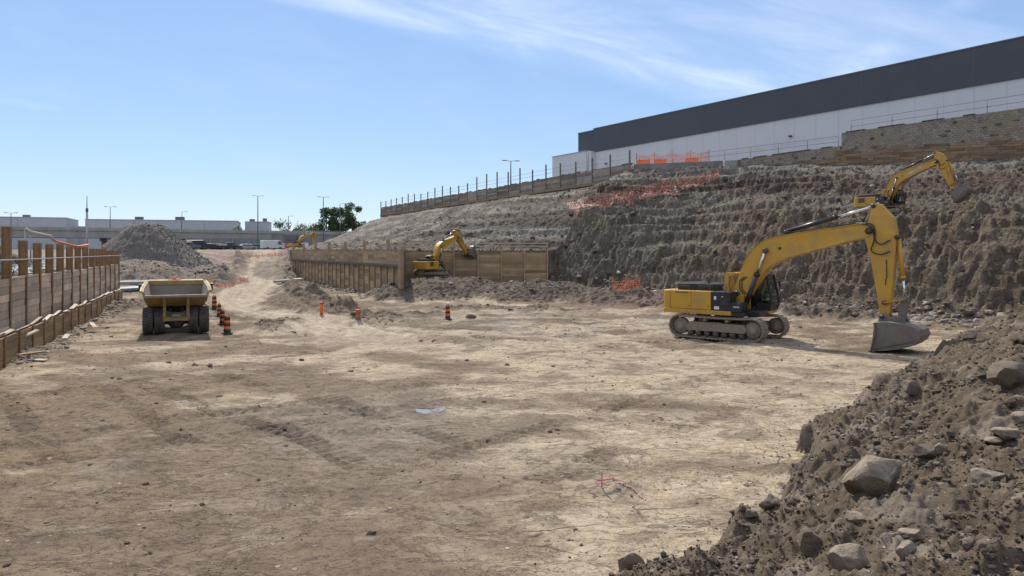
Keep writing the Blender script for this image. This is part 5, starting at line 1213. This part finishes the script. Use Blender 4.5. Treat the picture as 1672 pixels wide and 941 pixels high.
# puddle and paint marks on the floor
x, y = -2.48, 20.15; rs = np.random.RandomState(4); n = 40
pz = []; 
for k in range(n): a = 2*math.pi*k/n; q = .48*(1+.25*math.sin(2*a+.5)+.12*math.sin(5*a)); pz.append((x+q*math.cos(a), y+q*1.5*math.sin(a)))
zs = terrain(np.array([p[0] for p in pz]), np.array([p[1] for p in pz])); zl = float(np.percentile(zs, 35))-.008
m, t, b = new_mat('puddle water'); b.inputs['Base Color'].default_value = (.22,.20,.18,1); b.inputs['Roughness'].default_value = .22; b.inputs['Specular IOR Level'].default_value = .5; M['puddle'] = m
mb = MB(); mb.add([(p[0],p[1],zl) for p in pz], [tuple(range(n))]); tag(mb.build('puddle', M['puddle']), kind='structure')
def paint(name, pts, w, mat, lift=.02):
    V = []; Fc = []; P = []
    for (a, b) in zip(pts[:-1], pts[1:]):
        for k in range(14): f = k/14; P.append((a[0]*(1-f)+b[0]*f, a[1]*(1-f)+b[1]*f))
    r2 = random.Random(1)
    for i, p in enumerate(P):
        ww = w*r2.uniform(.3,1); V += [(p[0],p[1]-ww,hz(p[0],p[1]-ww)+lift),(p[0]+.02,p[1]+ww,hz(p[0]+.02,p[1]+ww)+lift)]
    for i in range(len(P)-1):
        if r2.random() < .7: Fc.append((2*i,2*i+2,2*i+3,2*i+1))
    mb = MB(); mb.add(V, Fc); tag(mb.build(name, M[mat]), kind='structure')
M['pinkdust'] = pmat('faded pink ground paint', (.50,.22,.20), (.42,.24,.20), 9, .9)
q = [ray_ground(*p)[:2] for p in ((972,788),(1008,789),(1034,800),(1056,819))]; paint('paint_mark', q, .035, 'pinkdust')
# tarp heap and bent pipe above the left wall
def tarp(px, py, Y, w, h, label, seed, col):
    x, y, z = at(px, py, Y); rs = np.random.RandomState(seed); n = 36; g = np.linspace(-1,1,n); X, Yg = np.meshgrid(g, g); d = np.hypot(X, Yg); Z = np.clip(1-d**2,-.05,1)*(.75+.6*fbm(X*2+seed,Yg*2,3)) + .10*ridged(X*2.5+seed, Yg*2.5)
    mb = MB(); k = np.arange(n*n).reshape(n,n); qd = np.stack([k[:-1,:-1],k[:-1,1:],k[1:,1:],k[1:,:-1]],-1).reshape(-1,4); keep = d.ravel()[qd[:,0]] < 1
    mb.add(np.stack([X.ravel()*w/2,Yg.ravel()*w*.35,Z.ravel()*h],1).tolist(), qd[keep].tolist()); o = mb.build('tarp', M[col], None, loc=(x,y,hz(x,y)-.05)); o.rotation_euler = (0,0,R(112)); tag(o, label, 'tarpaulin')
M['tarp'] = pmat('blue grey tarpaulin', (.13,.17,.185), (.20,.24,.25), 3, .5); M['tarp_pale'] = pmat('pale grey tarpaulin', (.38,.39,.37), (.28,.29,.28), 3, .6)
for px, Y, w, h, lb, c in ((2,32.5,1.6,.75,'blue grey tarp bundle at the far left behind the wall','tarp'),(27,34.6,2.2,.85,'crumpled blue grey tarp behind the first tall pile','tarp'),(60,38.4,2.0,.5,'pale grey sheet bundle behind the left wall','tarp_pale'),(95,44,2.2,.5,'flattened pale sheet behind the left wall','tarp_pale')):
    # stands on the terrace, just behind the lagging
    s = Y-29.3; p = LWA+LD*s+LN*1.75; tarp(CX+F*p[0]/p[1], 430, p[1], w, h, lb, int(px)+3, c)
P = [at(41,373,46),at(50,379,46.2),at(83,386,47),at(88,393,47.2)]; Q = [at(90,394,47.2),at(97,396,47.5),at(126,403,49),at(144,400,51)]
o = empty('bent_handrail', P[0], 0, 'bent pale and orange pipe handrail above the left wall', 'handrail'); rel = lambda L: [tuple(np.array(p)-np.array(P[0])) for p in L]
mb = MB(); mb.tube(rel(P), .09, 8); mb.build('pale_pipe', M['plank'], o); mb = MB(); mb.tube(rel(Q), .07, 8); mb.build('orange_pipe', M['orange'], o)
for p in (P[0],P[1],P[2],Q[2]): mb = MB(); q = rel([p])[0]; mb.tube([q,(q[0],q[1],hz(p[0],p[1])-.3-P[0][2])], .05, 7); mb.build('post', M['galv'], o)
# timber and concrete scraps
def plank(px, py, L, rz, label, m='plank', w=.25, h=.06, tilt=.1, name='plank', cat='plank'):
    x, y, z = ray_ground(px, py); mb = MB(); mb.box((0,0,0),(L,w,h)); o = mb.build(name, M[m], None, .008, loc=(x,y,z+h*.6+abs(tilt)*L*.3)); o.rotation_euler = (.08,-tilt,rz); tag(o, label, cat)
plank(38,582,1.5,.4,'rusty brown board lying in rubble at the near end of the left wall','pile')
plank(24,566,2.0,1.1,'tilted bleached plank leaning at the near end of the left wall',tilt=.35)
plank(60,590,1.0,-.3,'short grey plank lying flat at the foot of the left wall',tilt=.02)
plank(108,552,1.4,2.0,'pale board lying on the rubble along the left wall',tilt=.05)
plank(152,533,1.6,2.2,'bleached board lying at the foot of the left wall farther along',tilt=.08)
plank(240,464,6.0,.1,'long pale concrete slab lying behind the dump truck','concrete',1.6,.3,.01,'concrete_slab','slab')
plank(222,474,3.0,.3,'blue grey sheet lying left of the dump truck','tarp',1.6,.25,.05,'folded_sheet','sheet')
plank(487,459,1.8,.2,'white broken slab at the far end of the pile wall','plank',1.1,.3,.05,'concrete_slab','slab')
plank(462,462,2.2,-.3,'flat pale slab left of the broken white slab','concrete',1.2,.25,.08,'concrete_slab','slab')
plank(812,425,1.6,-.9,'splintered pale plank caught on the short brown wall','plank',.2,.06,.6)

# ------------------------------------------------------------------ sky, sun, camera
sun_az, sun_el = R(-22), R(47)
w = bpy.data.worlds.new('World'); SC.world = w; w.use_nodes = True; t = NT(w.node_tree)
out = t.n('ShaderNodeOutputWorld'); bg = t.n('ShaderNodeBackground'); t.l(bg.outputs[0], out.inputs[0])
sky = t.n('ShaderNodeTexSky', sky_type='NISHITA'); sky.sun_disc = False; sky.sun_elevation = sun_el; sky.sun_rotation = sun_az; sky.altitude = 200; sky.air_density = 1.0; sky.dust_density = .15; sky.ozone_density = 3.0
dirn = t.n('ShaderNodeTexCoord').outputs['Generated']
def dv(px, py): v = Vector(((px-CX)/F, 1, (YH-py)/F)); return v.normalized()
def dot(v): nd = t.n('ShaderNodeVectorMath', operation='DOT_PRODUCT'); t.l(dirn, nd.inputs[0]); nd.inputs[1].default_value = tuple(v); return nd.outputs['Value']
def step(x, a, b): nd = t.n('ShaderNodeMapRange', interpolation_type='SMOOTHSTEP'); t.l(x, nd.inputs[0]); nd.inputs[1].default_value = a; nd.inputs[2].default_value = b; return nd.outputs[0]
d1, d2 = dv(430,-8), dv(1175,172); nrm = d2.cross(d1).normalized()
if nrm.dot(dv(1100,20)) < 0: nrm = -nrm
along = (d2-d1).normalized(); third = nrm.cross(along)
across = dot(nrm); al = dot(along)
cv = t.n('ShaderNodeCombineXYZ'); t.l(t.math('MULTIPLY', al, 1.6), cv.inputs[0]); t.l(t.math('MULTIPLY', across, 9), cv.inputs[1])
st1 = t.noise(cv.outputs[0], 2.4, 7, .6, .5)
cv2 = t.n('ShaderNodeCombineXYZ'); t.l(al, cv2.inputs[0]); t.l(t.math('MULTIPLY', across, 2.5), cv2.inputs[1]); cv2.inputs[2].default_value = 4
st2 = t.noise(cv2.outputs[0], 5, 6, .62, .8)
band = t.math('MULTIPLY', step(across, -.012, .022), t.math('SUBTRACT', 1.0, step(across, .02, .30)))
c = t.math('MULTIPLY', band, t.math('MULTIPLY_ADD', step(st1, .35, .75), .9, .25))
edge = t.math('MULTIPLY', step(across, -.014, .012), t.math('SUBTRACT', 1.0, step(across, .008, .07)))
c = t.math('MULTIPLY_ADD', edge, t.math('MULTIPLY', step(st1, .3, .65), .28), c)
def wisp(px, py, px2, py2, w_, l_, amt):
    global c
    a, b = dv(px, py), dv(px2, py2); m_ = (a+b).normalized(); n_ = a.cross(b).normalized(); l2 = (b-a).normalized()
    k = t.math('MULTIPLY', t.math('SUBTRACT', 1.0, step(t.math('ABSOLUTE', dot(n_)), 0, w_)), t.math('SUBTRACT', 1.0, step(t.math('ABSOLUTE', t.math('SUBTRACT', dot(l2), m_.dot(l2))), 0, l_)))
    k = t.math('MULTIPLY', k, step(dot(m_), .8, .85))
    c = t.math('MULTIPLY_ADD', t.math('MULTIPLY', k, step(st2, .3, .62)), amt, c)
wisp(1370,118,1450,85,.022,.06,.75); wisp(1530,18,1600,-5,.018,.05,.5); wisp(0,164,95,178,.007,.045,.55); wisp(1400,120,1480,20,.02,.07,.35)
gen = t.math('MULTIPLY', step(st2, .45, .8), .16); c = t.math('ADD', c, gen)
c = t.math('MULTIPLY', c, .5, clamp=True)
ss = t.n('ShaderNodeSeparateColor'); t.l(sky.outputs[0], ss.inputs[0]); cc = t.n('ShaderNodeCombineColor')
for k_, (g_, a_) in enumerate(((.66,.495),(.62,.565),(.43,.71))):      # clear, less contrasty summer sky
    t.l(t.math('MULTIPLY', t.math('POWER', t.math('MULTIPLY', ss.outputs[k_], .145), g_), a_/.145), cc.inputs[k_])
skyc = t.mix(c, cc.outputs[0], (4.9,5.55,6.5))
# unseen bright cloud overhead and behind the camera, added as fill light
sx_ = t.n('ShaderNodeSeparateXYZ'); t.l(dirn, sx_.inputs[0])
fill_veil = t.math('MAXIMUM', t.math('MULTIPLY', step(sx_.outputs[2], .37, .62), .5), t.math('MULTIPLY', step(sx_.outputs[1], .35, -.35), .44))
fill_veil = t.math('MULTIPLY', fill_veil, t.math('MULTIPLY_ADD', step(st2, .3, .7), .4, .6))
skyc = t.mix(fill_veil, skyc, (7.4,7.45,7.5))
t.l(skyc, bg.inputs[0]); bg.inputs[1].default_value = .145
sl = bpy.data.lights.new('Sun', 'SUN'); sl.energy = 3.9; sl.angle = R(.53); sl.color = (1.0,.93,.83)
so = bpy.data.objects.new('Sun', sl); COL.objects.link(so)
dvec = Vector((math.sin(sun_az)*math.cos(sun_el), math.cos(sun_az)*math.cos(sun_el), math.sin(sun_el)))
so.rotation_euler = dvec.to_track_quat('Z','Y').to_euler(); so.location = (0,0,60)
cam = bpy.data.cameras.new('Camera'); cam.sensor_width = 36; cam.lens = 36*F/1672; cam.shift_y = -(470.5-YH)/1672; cam.clip_start = .1; cam.clip_end = 8000
co = bpy.data.objects.new('Camera', cam); COL.objects.link(co); co.location = (0,0,HC); co.rotation_euler = (R(90),0,0); SC.camera = co
SC.view_settings.view_transform = 'Standard'; SC.view_settings.look = 'None'; SC.view_settings.exposure = .36; SC.view_settings.gamma = 1
SC.cycles.max_bounces = 6; SC.cycles.transparent_max_bounces = 8; SC.cycles.caustics_reflective = False; SC.cycles.caustics_refractive = False
try: SC.cycles.use_denoising = True
except Exception: pass
